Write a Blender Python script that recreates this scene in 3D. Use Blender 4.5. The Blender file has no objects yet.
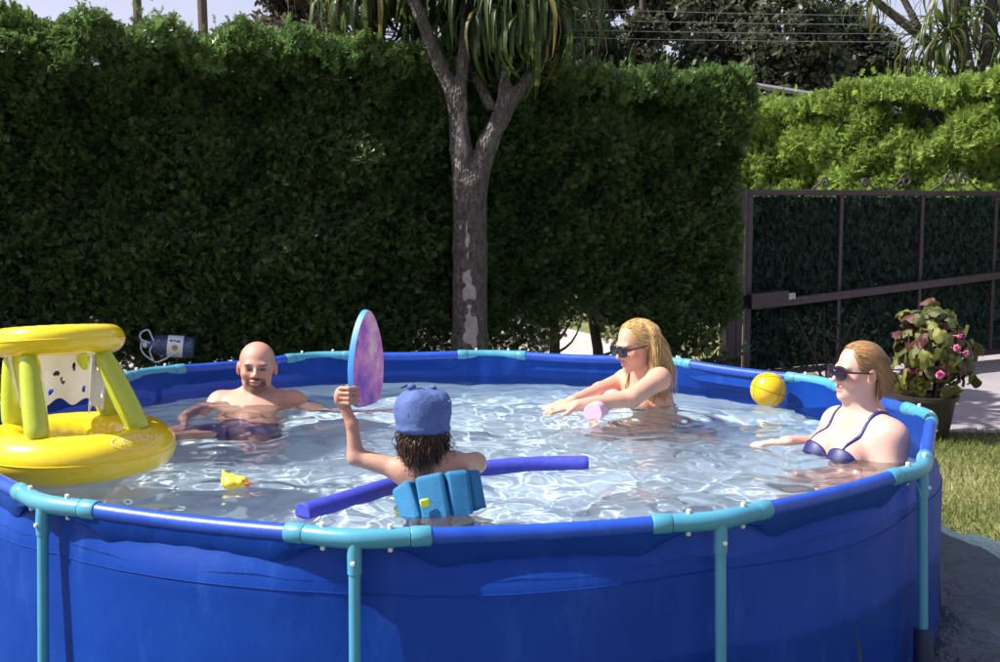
import bpy, math, random
import numpy as np
from mathutils import Vector, Matrix, Quaternion

sc = bpy.context.scene
C = sc.collection
R = math.radians
PI = math.pi
rng = np.random.default_rng(7)
random.seed(7)

# ------------------------------------------------------------------ camera
CAM = np.array([0.0, 0.0, 1.58]); FPX = 1200.0; PITCH = 0.1073
cam = bpy.data.objects.new('camera', bpy.data.cameras.new('camera')); C.objects.link(cam); sc.camera = cam
cam.location = CAM.tolist(); cam.rotation_euler = (PI/2 - PITCH, 0, 0)
cam.data.sensor_width = 36; cam.data.lens = 36*FPX/1000; cam.data.clip_end = 2000; cam.data.clip_start = 0.05

# ------------------------------------------------------------------ sky and sun
SUN_EL = R(50); SUN_A = R(6)      # from the left, a little towards the camera
sun_dir = np.array([-math.cos(SUN_A)*math.cos(SUN_EL), -math.sin(SUN_A)*math.cos(SUN_EL), math.sin(SUN_EL)])
world = bpy.data.worlds.new('World'); sc.world = world; world.use_nodes = True
wn = world.node_tree; bg = wn.nodes['Background']
sky = wn.nodes.new('ShaderNodeTexSky'); sky.sky_type = 'NISHITA'; sky.sun_disc = False
sky.sun_elevation = SUN_EL; sky.sun_rotation = math.atan2(sun_dir[0], sun_dir[1]) % (2*PI)
sky.air_density = 1.0; sky.dust_density = 1.6; sky.ozone_density = 3.0
hsv = wn.nodes.new('ShaderNodeHueSaturation'); hsv.inputs['Saturation'].default_value = .55; hsv.inputs['Value'].default_value = 1.30; wn.links.new(sky.outputs[0], hsv.inputs['Color'])
tint = wn.nodes.new('ShaderNodeMixRGB'); tint.blend_type = 'MULTIPLY'; tint.inputs[0].default_value = 1; tint.inputs[2].default_value = (1.06, .95, 1.07, 1); wn.links.new(hsv.outputs[0], tint.inputs[1]); wn.links.new(tint.outputs[0], bg.inputs[0]); bg.inputs[1].default_value = 0.075
sl = bpy.data.lights.new('sun', 'SUN'); sl.energy = 5.0; sl.angle = R(0.55); sl.color = (1, .955, .89)
so = bpy.data.objects.new('sun', sl); C.objects.link(so)
so.rotation_euler = Vector((-sun_dir).tolist()).to_track_quat('-Z', 'Y').to_euler()
sl.cycles.is_caustics_light = True
sc.view_settings.view_transform = 'Standard'; sc.view_settings.look = 'None'
sc.view_settings.exposure = 0.86; sc.view_settings.gamma = 1.0
sc.cycles.use_denoising = True
sc.cycles.max_bounces = 12; sc.cycles.transparent_max_bounces = 12
sc.cycles.sample_clamp_indirect = 30.0

def A(px, py, d):
    """the place at distance d (metres along the ground) seen at this point of the photograph"""
    x = (px-500)/FPX; v = -(py-331)/FPX
    c, s = math.cos(PITCH), math.sin(PITCH)
    w = np.array([x, c + v*s, -s + v*c])
    return CAM + w*(d/w[1])

# ------------------------------------------------------------------ helpers: objects
def empty(name, loc=(0, 0, 0)):
    o = bpy.data.objects.new(name, None); C.objects.link(o); o.location = [float(v) for v in loc]; o.empty_display_size = .1
    return o
def tag(o, label=None, cat=None, group=None, kind=None):
    if label: o['label'] = label
    if cat: o['category'] = cat
    if group: o['group'] = group
    if kind: o['kind'] = kind
    return o
WET = []       # everything that stands in or round the water
def link_mesh(name, me, mat=None, parent=None, wet=False):
    o = bpy.data.objects.new(name, me); C.objects.link(o)
    if mat is not None and not me.materials: me.materials.append(mat)
    if parent is not None:
        o.parent = parent
        off = np.array(parent.location) if parent.type == 'EMPTY' else np.zeros(3)
        o.matrix_parent_inverse = Matrix.Translation((-off).tolist())
    if wet: o.cycles.is_caustics_receiver = True
    return o
def np_mesh(name, V, F, smooth=False, col=None):
    V = np.asarray(V, np.float32); F = np.asarray(F, np.int32); k = F.shape[1]; n = len(F)
    me = bpy.data.meshes.new(name)
    me.vertices.add(len(V)); me.vertices.foreach_set('co', V.ravel())
    me.loops.add(n*k); me.loops.foreach_set('vertex_index', F.ravel())
    me.polygons.add(n); me.polygons.foreach_set('loop_start', np.arange(n, dtype=np.int32)*k)
    if smooth: me.polygons.foreach_set('use_smooth', np.ones(n, bool))
    me.update(calc_edges=True)
    if col is not None:
        a = me.color_attributes.new('Col', 'FLOAT_COLOR', 'POINT')
        c4 = np.ones((len(V), 4), np.float32); c4[:, :3] = col; a.data.foreach_set('color', c4.ravel())
    return me
class MB:
    def __init__(s): s.v = []; s.f = []
    def add(s, V, F):
        b = len(s.v); s.v += [tuple(map(float, p)) for p in V]; s.f += [tuple(int(i)+b for i in q) for q in F]
    def tube(s, path, rad, n=10, cap=True):
        P = [np.array(p, float) for p in path]; m = len(P)
        if np.isscalar(rad): rad = [rad]*m
        T = []
        for i in range(m):
            t = P[min(i+1, m-1)] - P[max(i-1, 0)]; T.append(t/(np.linalg.norm(t)+1e-12))
        u = np.cross(T[0], (0, 0, 1));
        if np.linalg.norm(u) < 1e-3: u = np.cross(T[0], (1, 0, 0))
        u /= np.linalg.norm(u); V = []
        for i in range(m):
            u = u - T[i]*np.dot(u, T[i]); u /= np.linalg.norm(u); w = np.cross(T[i], u)
            for k in range(n):
                a = 2*PI*k/n; V.append(P[i] + rad[i]*(math.cos(a)*u + math.sin(a)*w))
        F = [(i*n+k, i*n+(k+1) % n, (i+1)*n+(k+1) % n, (i+1)*n+k) for i in range(m-1) for k in range(n)]
        if cap: F += [tuple(range(n-1, -1, -1)), tuple(range((m-1)*n, m*n))]
        s.add(V, F)
    def box(s, c, size, rot=None, bev=0.0):
        h = np.array(size)/2; b = min(bev, h.min()*.9)
        V = []; F = []
        if b <= 0:
            V = [np.array((x, y, z))*h for x in (-1, 1) for y in (-1, 1) for z in (-1, 1)]
            F = [(0, 1, 3, 2), (4, 6, 7, 5), (0, 4, 5, 1), (2, 3, 7, 6), (0, 2, 6, 4), (1, 5, 7, 3)]
        else:
            idx = {}
            for x in (-1, 1):
                for y in (-1, 1):
                    for z in (-1, 1):
                        sg = np.array((x, y, z))
                        for ax in range(3):
                            p = sg*(h-b); p[ax] = sg[ax]*h[ax]; idx[(x, y, z, ax)] = len(V); V.append(p)
            for ax in range(3):
                a, c2 = [i for i in range(3) if i != ax]
                for sgn in (-1, 1):
                    q = []
                    for (sa, sb) in ((-1, -1), (1, -1), (1, 1), (-1, 1)):
                        k = [0, 0, 0]; k[ax] = sgn; k[a] = sa; k[c2] = sb; q.append(idx[(*k, ax)])
                    F.append(tuple(q))
            for ax in range(3):
                a, c2 = [i for i in range(3) if i != ax]
                for sa in (-1, 1):
                    for sb in (-1, 1):
                        k1 = [0, 0, 0]; k1[a] = sa; k1[c2] = sb; k2 = list(k1); k1[ax] = -1; k2[ax] = 1
                        F.append((idx[(*k1, a)], idx[(*k2, a)], idx[(*k2, c2)], idx[(*k1, c2)]))
            for x in (-1, 1):
                for y in (-1, 1):
                    for z in (-1, 1): F.append(tuple(idx[(x, y, z, i)] for i in range(3)))
        M = np.eye(3) if rot is None else np.array(rot)
        s.add([M @ p + np.array(c) for p in V], F)
    def lathe(s, prof, n=24, c=(0, 0, 0), M=None):
        M = np.eye(3) if M is None else np.array(M); V = []
        for (r, z) in prof:
            for k in range(n): V.append(M @ np.array((r*math.cos(2*PI*k/n), r*math.sin(2*PI*k/n), z)) + np.array(c))
        m = len(prof)
        F = [(i*n+k, i*n+(k+1) % n, (i+1)*n+(k+1) % n, (i+1)*n+k) for i in range(m-1) for k in range(n)]
        F += [tuple(range(n-1, -1, -1)), tuple(range((m-1)*n, m*n))]
        s.add(V, F)
    def build(s, name, mat, parent=None, smooth=True, wet=False, fix=True):
        me = bpy.data.meshes.new(name); me.from_pydata(s.v, [], s.f)
        if fix:
            import bmesh
            bm = bmesh.new(); bm.from_mesh(me); bmesh.ops.recalc_face_normals(bm, faces=bm.faces); bm.to_mesh(me); bm.free()
        if smooth:
            me.polygons.foreach_set('use_smooth', [True]*len(me.polygons))
            try: me.set_sharp_from_angle(angle=R(40))
            except Exception: pass
        return link_mesh(name, me, mat, parent, wet)
def bez(pts, n=24):
    """smooth Catmull-Rom line through points"""
    P = [np.array(p, float) for p in pts]; P = [2*P[0]-P[1]] + P + [2*P[-1]-P[-2]]; out = []
    m = len(P)-3
    for i in range(m):
        a, b, c, d = P[i:i+4]
        k = max(2, n//m)
        for j in range(k):
            t = j/k; out.append(.5*((2*b)+(-a+c)*t+(2*a-5*b+4*c-d)*t*t+(-a+3*b-3*c+d)*t**3))
    out.append(P[-2]); return out
def unit(v): v = np.array(v, float); return v/np.linalg.norm(v)

# ------------------------------------------------------------------ helpers: materials
def mat_new(name):
    m = bpy.data.materials.new(name); m.use_nodes = True
    return m, m.node_tree, m.node_tree.nodes['Principled BSDF']
def noise(nt, scale, detail=4, rough=.55, vec=None, sx=None):
    n = nt.nodes.new('ShaderNodeTexNoise'); n.inputs['Scale'].default_value = scale; n.inputs['Detail'].default_value = detail; n.inputs['Roughness'].default_value = rough
    if vec is None:
        tc = nt.nodes.new('ShaderNodeTexCoord'); vec = tc.outputs['Object']
    if sx:
        mp = nt.nodes.new('ShaderNodeMapping'); mp.inputs['Scale'].default_value = sx; nt.links.new(vec, mp.inputs[0]); vec = mp.outputs[0]
    nt.links.new(vec, n.inputs['Vector']); return n
def ramp(nt, fac, stops):
    r = nt.nodes.new('ShaderNodeValToRGB'); e = r.color_ramp.elements
    while len(e) < len(stops): e.new(.5)
    for q, (p, c) in zip(e, stops): q.position = p; q.color = (*c, 1) if len(c) == 3 else c
    nt.links.new(fac, r.inputs[0]); return r
def bump(nt, p, h, st, dist=.01):
    b = nt.nodes.new('ShaderNodeBump'); b.inputs['Strength'].default_value = st; b.inputs['Distance'].default_value = dist
    nt.links.new(h, b.inputs['Height']); nt.links.new(b.outputs[0], p.inputs['Normal']); return b
def simple(name, c1, c2=None, sc_=8, rough=.5, bmp=0, bsc=60, metal=0, coat=0, sx=None, bd=.003, spec=.5):
    m, nt, p = mat_new(name)
    c2 = c2 or tuple(v*.8 for v in c1)
    n = noise(nt, sc_, 5, .6, sx=sx); r = ramp(nt, n.outputs[0], [(.3, c1), (.7, c2)]); nt.links.new(r.outputs[0], p.inputs['Base Color'])
    p.inputs['Roughness'].default_value = rough; p.inputs['Metallic'].default_value = metal; p.inputs['Coat Weight'].default_value = coat
    p.inputs['Specular IOR Level'].default_value = spec
    if bmp:
        b = noise(nt, bsc, 4, .6, sx=sx); bump(nt, p, b.outputs[0], bmp, bd)
    return m
def vcol(name, rough=.5, transl=0.0, bmp=0, bsc=200, bd=.002, spec=.5, sss=0):
    """material whose colour is the one stored on its mesh"""
    m, nt, p = mat_new(name)
    a = nt.nodes.new('ShaderNodeAttribute'); a.attribute_name = 'Col'
    nt.links.new(a.outputs['Color'], p.inputs['Base Color']); p.inputs['Roughness'].default_value = rough; p.inputs['Specular IOR Level'].default_value = spec
    if sss:
        p.inputs['Subsurface Weight'].default_value = sss; p.inputs['Subsurface Radius'].default_value = (1, .35, .2); p.inputs['Subsurface Scale'].default_value = .006
    if bmp:
        b = noise(nt, bsc, 4, .6); bump(nt, p, b.outputs[0], bmp, bd)
    if transl:
        t = nt.nodes.new('ShaderNodeBsdfTranslucent'); hs = nt.nodes.new('ShaderNodeHueSaturation'); hs.inputs['Value'].default_value = 1.5; hs.inputs['Hue'].default_value = .485
        nt.links.new(a.outputs['Color'], hs.inputs['Color']); nt.links.new(hs.outputs[0], t.inputs[0])
        mx = nt.nodes.new('ShaderNodeMixShader'); mx.inputs[0].default_value = transl
        nt.links.new(p.outputs[0], mx.inputs[1]); nt.links.new(t.outputs[0], mx.inputs[2]); nt.links.new(mx.outputs[0], nt.nodes['Material Output'].inputs[0])
    return m

M = {}
# liner cloth: blue PVC, slightly see-through against the sun, fine weave, soft creases
def liner_mat():
    m, nt, p = mat_new('liner')
    n = noise(nt, 2.2, 5, .6); r = ramp(nt, n.outputs[0], [(.3, (.003, .036, .25)), (.75, (.008, .060, .34))])
    n2 = noise(nt, 9, 6, .7, sx=(1, 1, .35)); r2 = ramp(nt, n2.outputs[0], [(.56, (0, 0, 0)), (.85, (1, 1, 1))])
    mx = nt.nodes.new('ShaderNodeMixRGB'); mx.inputs[2].default_value = (.05, .14, .5, 1)
    sc2 = nt.nodes.new('ShaderNodeMath'); sc2.operation = 'MULTIPLY'; sc2.inputs[1].default_value = .5; nt.links.new(r2.outputs[0], sc2.inputs[0])
    nt.links.new(sc2.outputs[0], mx.inputs[0]); nt.links.new(r.outputs[0], mx.inputs[1]); nt.links.new(mx.outputs[0], p.inputs['Base Color'])
    p.inputs['Roughness'].default_value = .45; p.inputs['Specular IOR Level'].default_value = .12
    c = noise(nt, 7, 5, .55, sx=(1, 1, .5)); w = noise(nt, 260, 2, .5)
    ad = nt.nodes.new('ShaderNodeMath'); ad.operation = 'MULTIPLY_ADD'; ad.inputs[1].default_value = .06; nt.links.new(w.outputs[0], ad.inputs[0]); nt.links.new(c.outputs[0], ad.inputs[2])
    bump(nt, p, ad.outputs[0], .22, .02)
    t = nt.nodes.new('ShaderNodeBsdfTranslucent'); t.inputs[0].default_value = (.07, .10, .5, 1)
    ms = nt.nodes.new('ShaderNodeMixShader'); ms.inputs[0].default_value = .10
    nt.links.new(p.outputs[0], ms.inputs[1]); nt.links.new(t.outputs[0], ms.inputs[2]); nt.links.new(ms.outputs[0], nt.nodes['Material Output'].inputs[0])
    return m
M['liner'] = liner_mat()
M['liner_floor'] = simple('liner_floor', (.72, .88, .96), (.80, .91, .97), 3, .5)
M['sleeve'] = simple('sleeve', (.008, .055, .40), (.018, .085, .48), 14, .33, .35, 300, bd=.002)
M['teal'] = simple('teal', (.055, .26, .38), (.075, .31, .43), 6, .34, .12, 40)
M['white_plastic'] = simple('white_plastic', (.78, .78, .78), (.7, .7, .72), 20, .35)
M['boot'] = simple('boot', (.01, .02, .06), (.02, .03, .08), 10, .5)
M['yellow'] = simple('yellow_vinyl', (.84, .60, .012), (.88, .66, .02), 4, .2, .12, 22, coat=.3, bd=.01)
M['lime'] = simple('lime_vinyl', (.42, .50, .03), (.50, .56, .04), 4, .22, .15, 22, coat=.3, bd=.01)
M['ink'] = simple('ink', (.86, .72, .30), (.86, .75, .36), 10, .4)
M['noodle'] = simple('noodle_blue', (.032, .05, .42), (.055, .07, .50), 30, .6, .5, 260, bd=.003)
M['noodle_pink'] = simple('noodle_pink', (.80, .48, .60), (.78, .52, .66), 30, .6, .4, 260, bd=.003)
M['foam'] = simple('foam_blue', (.008, .13, .29), (.014, .17, .34), 30, .75, .6, 240, bd=.004)
M['buckle'] = simple('buckle', (.45, .55, .02), (.5, .6, .04), 30, .4)
M['ball'] = simple('ball', (.80, .47, .012), (.78, .44, .01), 6, .28, coat=.2)
M['black'] = simple('black_plastic', (.008, .008, .01), (.014, .014, .018), 20, .22)
M['duck'] = simple('duck', (.82, .60, .03), (.84, .66, .05), 20, .3)
M['orange'] = simple('orange', (.75, .10, .02), (.7, .14, .02), 20, .35)
M['denim'] = simple('denim', (.045, .085, .25), (.085, .14, .33), 18, .8, .35, 110, bd=.006)
M['navy'] = simple('navy_cloth', (.010, .012, .085), (.018, .018, .13), 30, .5, .3, 90)
M['tealcloth'] = simple('teal_cloth', (.02, .16, .20), (.03, .22, .26), 60, .6)
M['pot'] = simple('pot', (.018, .014, .013), (.03, .022, .02), 8, .55, .2, 30)
M['iron'] = simple('gate_iron', (.052, .038, .048), (.075, .055, .065), 14, .5, .3, 120, metal=.25)
M['alu'] = simple('alu', (.45, .42, .45), (.35, .33, .36), 20, .4, metal=.5)
M['cable'] = simple('cable', (.13, .13, .15), (.15, .15, .17), 5, .6)
M['wood'] = simple('twig', (.055, .038, .028), (.09, .065, .05), 25, .85, .5, 60)
def bark_mat():
    m, nt, p = mat_new('bark')
    n = noise(nt, 26, 8, .7, sx=(1, 1, .45)); r = ramp(nt, n.outputs[0], [(.3, (.06, .049, .044)), (.5, (.15, .127, .115)), (.72, (.29, .25, .23))])
    n2 = noise(nt, 2.6, 4, .6, sx=(2.2, 2.2, .55)); r2 = ramp(nt, n2.outputs[0], [(.60, (0, 0, 0)), (.66, (1, 1, 1))])
    mx = nt.nodes.new('ShaderNodeMixRGB'); mx.inputs[2].default_value = (.42, .36, .34, 1); nt.links.new(r2.outputs[0], mx.inputs[0]); nt.links.new(r.outputs[0], mx.inputs[1])
    nt.links.new(mx.outputs[0], p.inputs['Base Color']); p.inputs['Roughness'].default_value = .9
    v = nt.nodes.new('ShaderNodeTexVoronoi'); v.inputs['Scale'].default_value = 38; tc = nt.nodes.new('ShaderNodeTexCoord'); mp = nt.nodes.new('ShaderNodeMapping'); mp.inputs['Scale'].default_value = (1.6, 1.6, .7)
    nt.links.new(tc.outputs['Object'], mp.inputs[0]); nt.links.new(mp.outputs[0], v.inputs['Vector'])
    ad = nt.nodes.new('ShaderNodeMath'); ad.operation = 'ADD'; nt.links.new(v.outputs[0], ad.inputs[0]); nt.links.new(n.outputs[0], ad.inputs[1])
    bump(nt, p, ad.outputs[0], 1.0, .06); return m
M['bark'] = bark_mat()
M['leaf'] = vcol('foliage', .42, .40, spec=.5)
M['needle'] = vcol('screen_leaf', .6, .1, spec=.3)
M['skin'] = vcol('skin', .52, 0, .5, 160, .002, .4, sss=.14)
_p = M['skin'].node_tree.nodes['Principled BSDF']; _p.inputs['Coat Weight'].default_value = .22; _p.inputs['Coat Roughness'].default_value = .18   # wet
M['hair'] = vcol('hair', .42, 0, spec=.5)
M['grass'] = vcol('grass_blade', .6, .3, spec=.25)

# ------------------------------------------------------------------ ground and setting
def ground_mat():
    m, nt, p = mat_new('ground')
    n = noise(nt, 1.1, 6, .65); n2 = noise(nt, 28, 5, .7)
    mx = nt.nodes.new('ShaderNodeMath'); mx.operation = 'MULTIPLY_ADD'; mx.inputs[1].default_value = .55; nt.links.new(n2.outputs[0], mx.inputs[0])
    h = nt.nodes.new('ShaderNodeMath'); h.operation = 'MULTIPLY'; h.inputs[1].default_value = .45; nt.links.new(n.outputs[0], h.inputs[0]); nt.links.new(h.outputs[0], mx.inputs[2])
    r = ramp(nt, mx.outputs[0], [(.3, (.06, .07, .022)), (.48, (.16, .175, .055)), (.62, (.28, .27, .11)), (.75, (.36, .33, .17))])
    nt.links.new(r.outputs[0], p.inputs['Base Color']); p.inputs['Roughness'].default_value = .95
    bump(nt, p, n2.outputs[0], .8, .04); return m
def paving_mat(name, c1, c2, c3):
    m, nt, p = mat_new(name)
    n = noise(nt, .8, 6, .6); n2 = noise(nt, 90, 4, .7)
    r = ramp(nt, n.outputs[0], [(.3, c1), (.5, c2), (.7, c3)])
    mx = nt.nodes.new('ShaderNodeMixRGB'); mx.blend_type = 'OVERLAY'; mx.inputs[0].default_value = .4; nt.links.new(r.outputs[0], mx.inputs[1]); nt.links.new(n2.outputs[0], mx.inputs[2])
    nt.links.new(mx.outputs[0], p.inputs['Base Color']); p.inputs['Roughness'].default_value = .9; bump(nt, p, n2.outputs[0], .5, .006); return m
def sheet(name, poly, z, mat, kind='structure', thick=0):
    b = MB(); n = len(poly)
    b.add([(x, y, z) for x, y in poly], [tuple(range(n))])
    if thick:
        b.add([(x, y, z) for x, y in poly]+[(x, y, z-thick) for x, y in poly], [(i, (i+1) % n, n+(i+1) % n, n+i) for i in range(n)])
    o = b.build(name, mat, None, smooth=False); return tag(o, kind=kind)
sheet('ground', [(-400, -400), (400, -400), (400, 900), (-400, 900)], 0, ground_mat())
# hedge runs from near the camera on the left to the gate on the right
HA = np.array([-5.10, 6.91]); HB = np.array([1.85, 9.438]); HD = unit(HB-HA); HN = np.array([HD[1], -HD[0]])  # HN faces the camera
def hedge_pt(t, off): return HA + HD*t - HN*off
HL = float(np.linalg.norm(HB-HA))
q1 = hedge_pt(-2, .75); q2 = hedge_pt(HL+.9, .75); q3 = hedge_pt(HL+.9, 15); q4 = hedge_pt(-2, 15)
sheet('path', [(1.72, 8.16), (9.5, 7.7), (9.5, 15.5), (2.9, 13.0), (2.9, 10.2), (1.72, 9.0)], .012, paving_mat('path', (.20, .18, .19), (.28, .25, .265), (.35, .315, .33)))
sheet('road', [tuple(q1), tuple(q2), tuple(q3), tuple(q4)], .012, paving_mat('road', (.40, .34, .30), (.47, .40, .36), (.52, .45, .41)))

# ------------------------------------------------------------------ foliage
def frond_template(pairs=4):
    V = []; F = []
    def tri(a, b, c): i = len(V); V.extend([a, b, c]); F.append((i, i+1, i+2))
    tri((-.03, 0, 0), (.03, 0, 0), (0, 1, -.12))
    for k in range(pairs):
        t = .10+.72*k/pairs; L = .36*(1-.5*t)
        for s in (-1, 1):
            tri((0, t-.07, -.05*t), (s*.03, t+.15, -.05*t), (s*L, t+.22+.06*((k*5) % 3-1), -.10*t-.12*L+.05*((k*7) % 3-1)))
    return np.array(V), np.array(F)
FT = frond_template()
def frames(N, roll=None):
    n = len(N); h = rng.normal(size=(n, 3)); U = np.cross(N, h); U /= np.linalg.norm(U, axis=1)[:, None]; W = np.cross(N, U); return U, W
def scatter(template, P, N, size, col, U=None):
    V0, F0 = template; n = len(P); m = len(V0)
    N = N/np.linalg.norm(N, axis=1)[:, None]
    if U is None: U, W = frames(N)
    else: U = U-N*np.sum(U*N, 1)[:, None]; U /= np.linalg.norm(U, axis=1)[:, None]; W = np.cross(N, U)
    s = np.asarray(size)[:, None, None]
    V = P[:, None, :] + s*(V0[None, :, 0, None]*U[:, None, :] + V0[None, :, 1, None]*N[:, None, :] + V0[None, :, 2, None]*W[:, None, :])
    F = F0[None]+(np.arange(n)*m)[:, None, None]
    return V.reshape(-1, 3), F.reshape(-1, F0.shape[1]), np.repeat(col, m, 0)
def snoise(x, y, s, seed):
    g = np.random.default_rng(seed); z = 0
    for i in range(7):
        a = g.uniform(0, 2*PI); k = s*g.uniform(.6, 1.9); ph = g.uniform(0, 2*PI); z = z+np.sin(k*(x*math.cos(a)+y*math.sin(a))+ph)
    return z/7**.5
def greens(n, base, var=.35, warm=.25):
    b = np.array(base)[None]*(1+var*rng.normal(size=(n, 1)).clip(-1.6, 2)); w = rng.random((n, 1))**3*warm
    return (b*(1-w)+np.array((.16, .15, .03))*w).clip(.004, .6)
def make_hedge(name, a, d, nrm, length, height, thick, label, n_face, n_top, base, zlow, seed, stem_n, size=.11, lit_top_base=None, rise=0.0):
    root = empty(name, (a[0]+d[0]*length/2, a[1]+d[1]*length/2, 0)); tag(root, label, 'hedge')
    Vs = []; Fs = []; Cs = []; off = 0
    def put(P, N, s, c):
        nonlocal off
        V, F, c2 = scatter(FT, P, N, s, c); Vs.append(V); Fs.append(F+off); Cs.append(c2); off += len(V)
    d3 = np.array((d[0], d[1], 0)); n3 = np.array((nrm[0], nrm[1], 0)); a3 = np.array((a[0], a[1], 0)); up = np.array((0, 0, 1.))
    def surf(t, z): return (.10*snoise(t, z, 2.3, seed)+.085*snoise(t, z, 5.5, seed+1)+.05*snoise(t, z, 13, seed+2))*(.8+.9*np.clip((z-1.1)/1.4, 0, 1))
    def top(t): return height+rise*(1-t/length)+.07*snoise(t, 0*t, 2.2, seed+3)+.05*snoise(t, 0*t, 8, seed+4)
    # front, then thin back and both ends
    for (cnt, side) in ((n_face, 1), (n_face//5, -1)):
        t = rng.uniform(0, length, cnt); zf = rng.random(cnt)**.9; zl = zlow(t)
        z = zl+(top(t)-zl)*zf
        dep = surf(t, z)*1.0 - rng.random(cnt)**1.6*.24
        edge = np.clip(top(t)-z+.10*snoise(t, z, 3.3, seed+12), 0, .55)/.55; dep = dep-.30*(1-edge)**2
        keep = (z > zl+.12) | (rng.random(cnt) < .55)
        P = a3+d3*t[:, None]+up*z[:, None]+(n3*dep[:, None] if side > 0 else -n3*(thick+dep)[:, None])
        N = n3*side*rng.uniform(.35, 1, (cnt, 1))+up*rng.normal(.15, .5, (cnt, 1))+d3*rng.normal(0, .5, (cnt, 1))
        N = N+up*((1-edge)*.7)[:, None]
        put(P[keep], N[keep], size*rng.uniform(.6, 1.25, keep.sum()), (greens(keep.sum(), base)*edge[keep][:, None]+greens(keep.sum(), lit_top_base or base)*(1-edge[keep])[:, None]))  # leaf colour brightens towards the top edge: sunlit band painted in
    for e in (0, length):
        cnt = n_face//6; y = rng.uniform(0, thick, cnt); zl = zlow(np.full(cnt, e)); z = zl+(height-zl)*rng.random(cnt); sgn = 1 if e else -1
        dep = .07*snoise(y, z, 4, seed+5)+.04*snoise(y, z, 12, seed+6)-rng.random(cnt)**1.5*.2
        P = a3+d3*(e+sgn*dep)[:, None]-n3*y[:, None]+up*z[:, None]; N = d3*sgn*rng.uniform(.4, 1, (cnt, 1))+up*rng.normal(.1, .5, (cnt, 1))+n3*rng.normal(0, .5, (cnt, 1))
        put(P, N, size*rng.uniform(.6, 1.25, cnt), greens(cnt, base))
    t = rng.uniform(0, length, n_top); y = rng.uniform(-.05, thick, n_top); z = top(t)-rng.random(n_top)**1.5*.2
    P = a3+d3*t[:, None]-n3*y[:, None]+up*z[:, None]; N = up*rng.uniform(.4, 1.2, (n_top, 1))+d3*rng.normal(0, .45, (n_top, 1))+n3*rng.normal(.15, .45, (n_top, 1))
    put(P, N, size*rng.uniform(.7, 1.5, n_top), greens(n_top, lit_top_base or base, .3))
    # loose shoots above the clipped top
    ns = int(length*26); t = rng.uniform(0, length, ns); y = rng.uniform(0, thick*.8, ns); h = rng.random(ns)**2*.2+.03
    for j in range(3):
        P = a3+d3*t[:, None]-n3*y[:, None]+up*(top(t)+h*j/2.2)[:, None]; N = up*np.ones((ns, 1))+d3*rng.normal(0, .4, (ns, 1))+n3*rng.normal(0, .4, (ns, 1))
        put(P, N, size*rng.uniform(.6, 1.1, ns), greens(ns, lit_top_base or base, .3))
    me = np_mesh('foliage', np.concatenate(Vs), np.concatenate(Fs), col=np.concatenate(Cs)); link_mesh('foliage', me, M['leaf'], root)
    # dense woody inside: uneven slab of dead growth
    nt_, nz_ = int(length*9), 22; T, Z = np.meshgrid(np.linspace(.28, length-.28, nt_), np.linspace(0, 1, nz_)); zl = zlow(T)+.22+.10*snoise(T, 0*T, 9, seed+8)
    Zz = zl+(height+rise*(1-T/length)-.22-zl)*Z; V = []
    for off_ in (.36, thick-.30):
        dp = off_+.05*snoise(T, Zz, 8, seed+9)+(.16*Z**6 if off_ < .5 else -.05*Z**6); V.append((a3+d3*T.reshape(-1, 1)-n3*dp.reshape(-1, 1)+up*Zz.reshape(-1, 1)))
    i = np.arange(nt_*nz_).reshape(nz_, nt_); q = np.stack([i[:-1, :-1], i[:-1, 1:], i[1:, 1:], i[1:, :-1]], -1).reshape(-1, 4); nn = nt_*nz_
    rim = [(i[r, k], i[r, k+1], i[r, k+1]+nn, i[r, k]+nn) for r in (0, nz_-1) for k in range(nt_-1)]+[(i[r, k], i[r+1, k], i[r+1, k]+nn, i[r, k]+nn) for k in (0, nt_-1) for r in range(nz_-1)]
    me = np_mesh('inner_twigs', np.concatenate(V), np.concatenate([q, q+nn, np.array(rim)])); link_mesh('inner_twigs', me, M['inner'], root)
    for k in range(stem_n):
        t0 = length*(k+.5+rng.uniform(-.25, .25))/stem_n; b = MB()
        p0 = a3+d3*t0-n3*(thick*.5+rng.uniform(-.12, .12))
        b.tube(bez([p0, p0+up*.4+d3*rng.normal(0, .05), p0+up*.8+d3*rng.normal(0, .1), p0+up*1.3+d3*rng.normal(0, .15)], 8), np.linspace(.05, .025, 9), 7)
        for j in range(5):
            z0 = rng.uniform(.08, .6); q = p0+up*z0; dr = d3*rng.normal(0, 1)+n3*rng.normal(.3, .7)+up*.6; dr = unit(dr)
            b.tube(bez([q, q+dr*.22+up*.03, q+dr*.42+up*.16+d3*rng.normal(0, .06)], 6), np.linspace(.014, .004, 7), 5)
        b.build('stem', M['wood'], root)
    return root
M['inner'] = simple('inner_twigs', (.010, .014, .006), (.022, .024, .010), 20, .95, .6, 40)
def low1(t):   # foliage starts low on the left and clears the ground towards the gate
    g = .24+.14*np.clip((t-3.2)/3.6, 0, 1)+.10*snoise(t, 0*t, 3.1, 31)
    return g+.38*np.exp(-((t-6.15)/.33)**2)+.5*np.clip((t-7.05)/.5, 0, 1)
make_hedge('hedge', HA, HD, HN, HL, 2.60, .95, 'long tall dark green clipped hedge in shade behind the pool and its forked tree', 105000, 24000, (.066, .122, .040), low1, 11, 13, .080, lit_top_base=(.09, .17, .045), rise=.20)  # brighter top tone paints the sunlit band into the leaf colour
RA = np.array([2.55, 15.85]); RB = np.array([6.6, 10.98]); RDv = unit(RB-RA); RN = np.array([RDv[1], -RDv[0]])
if RN[1] > 0: RN = -RN
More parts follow.
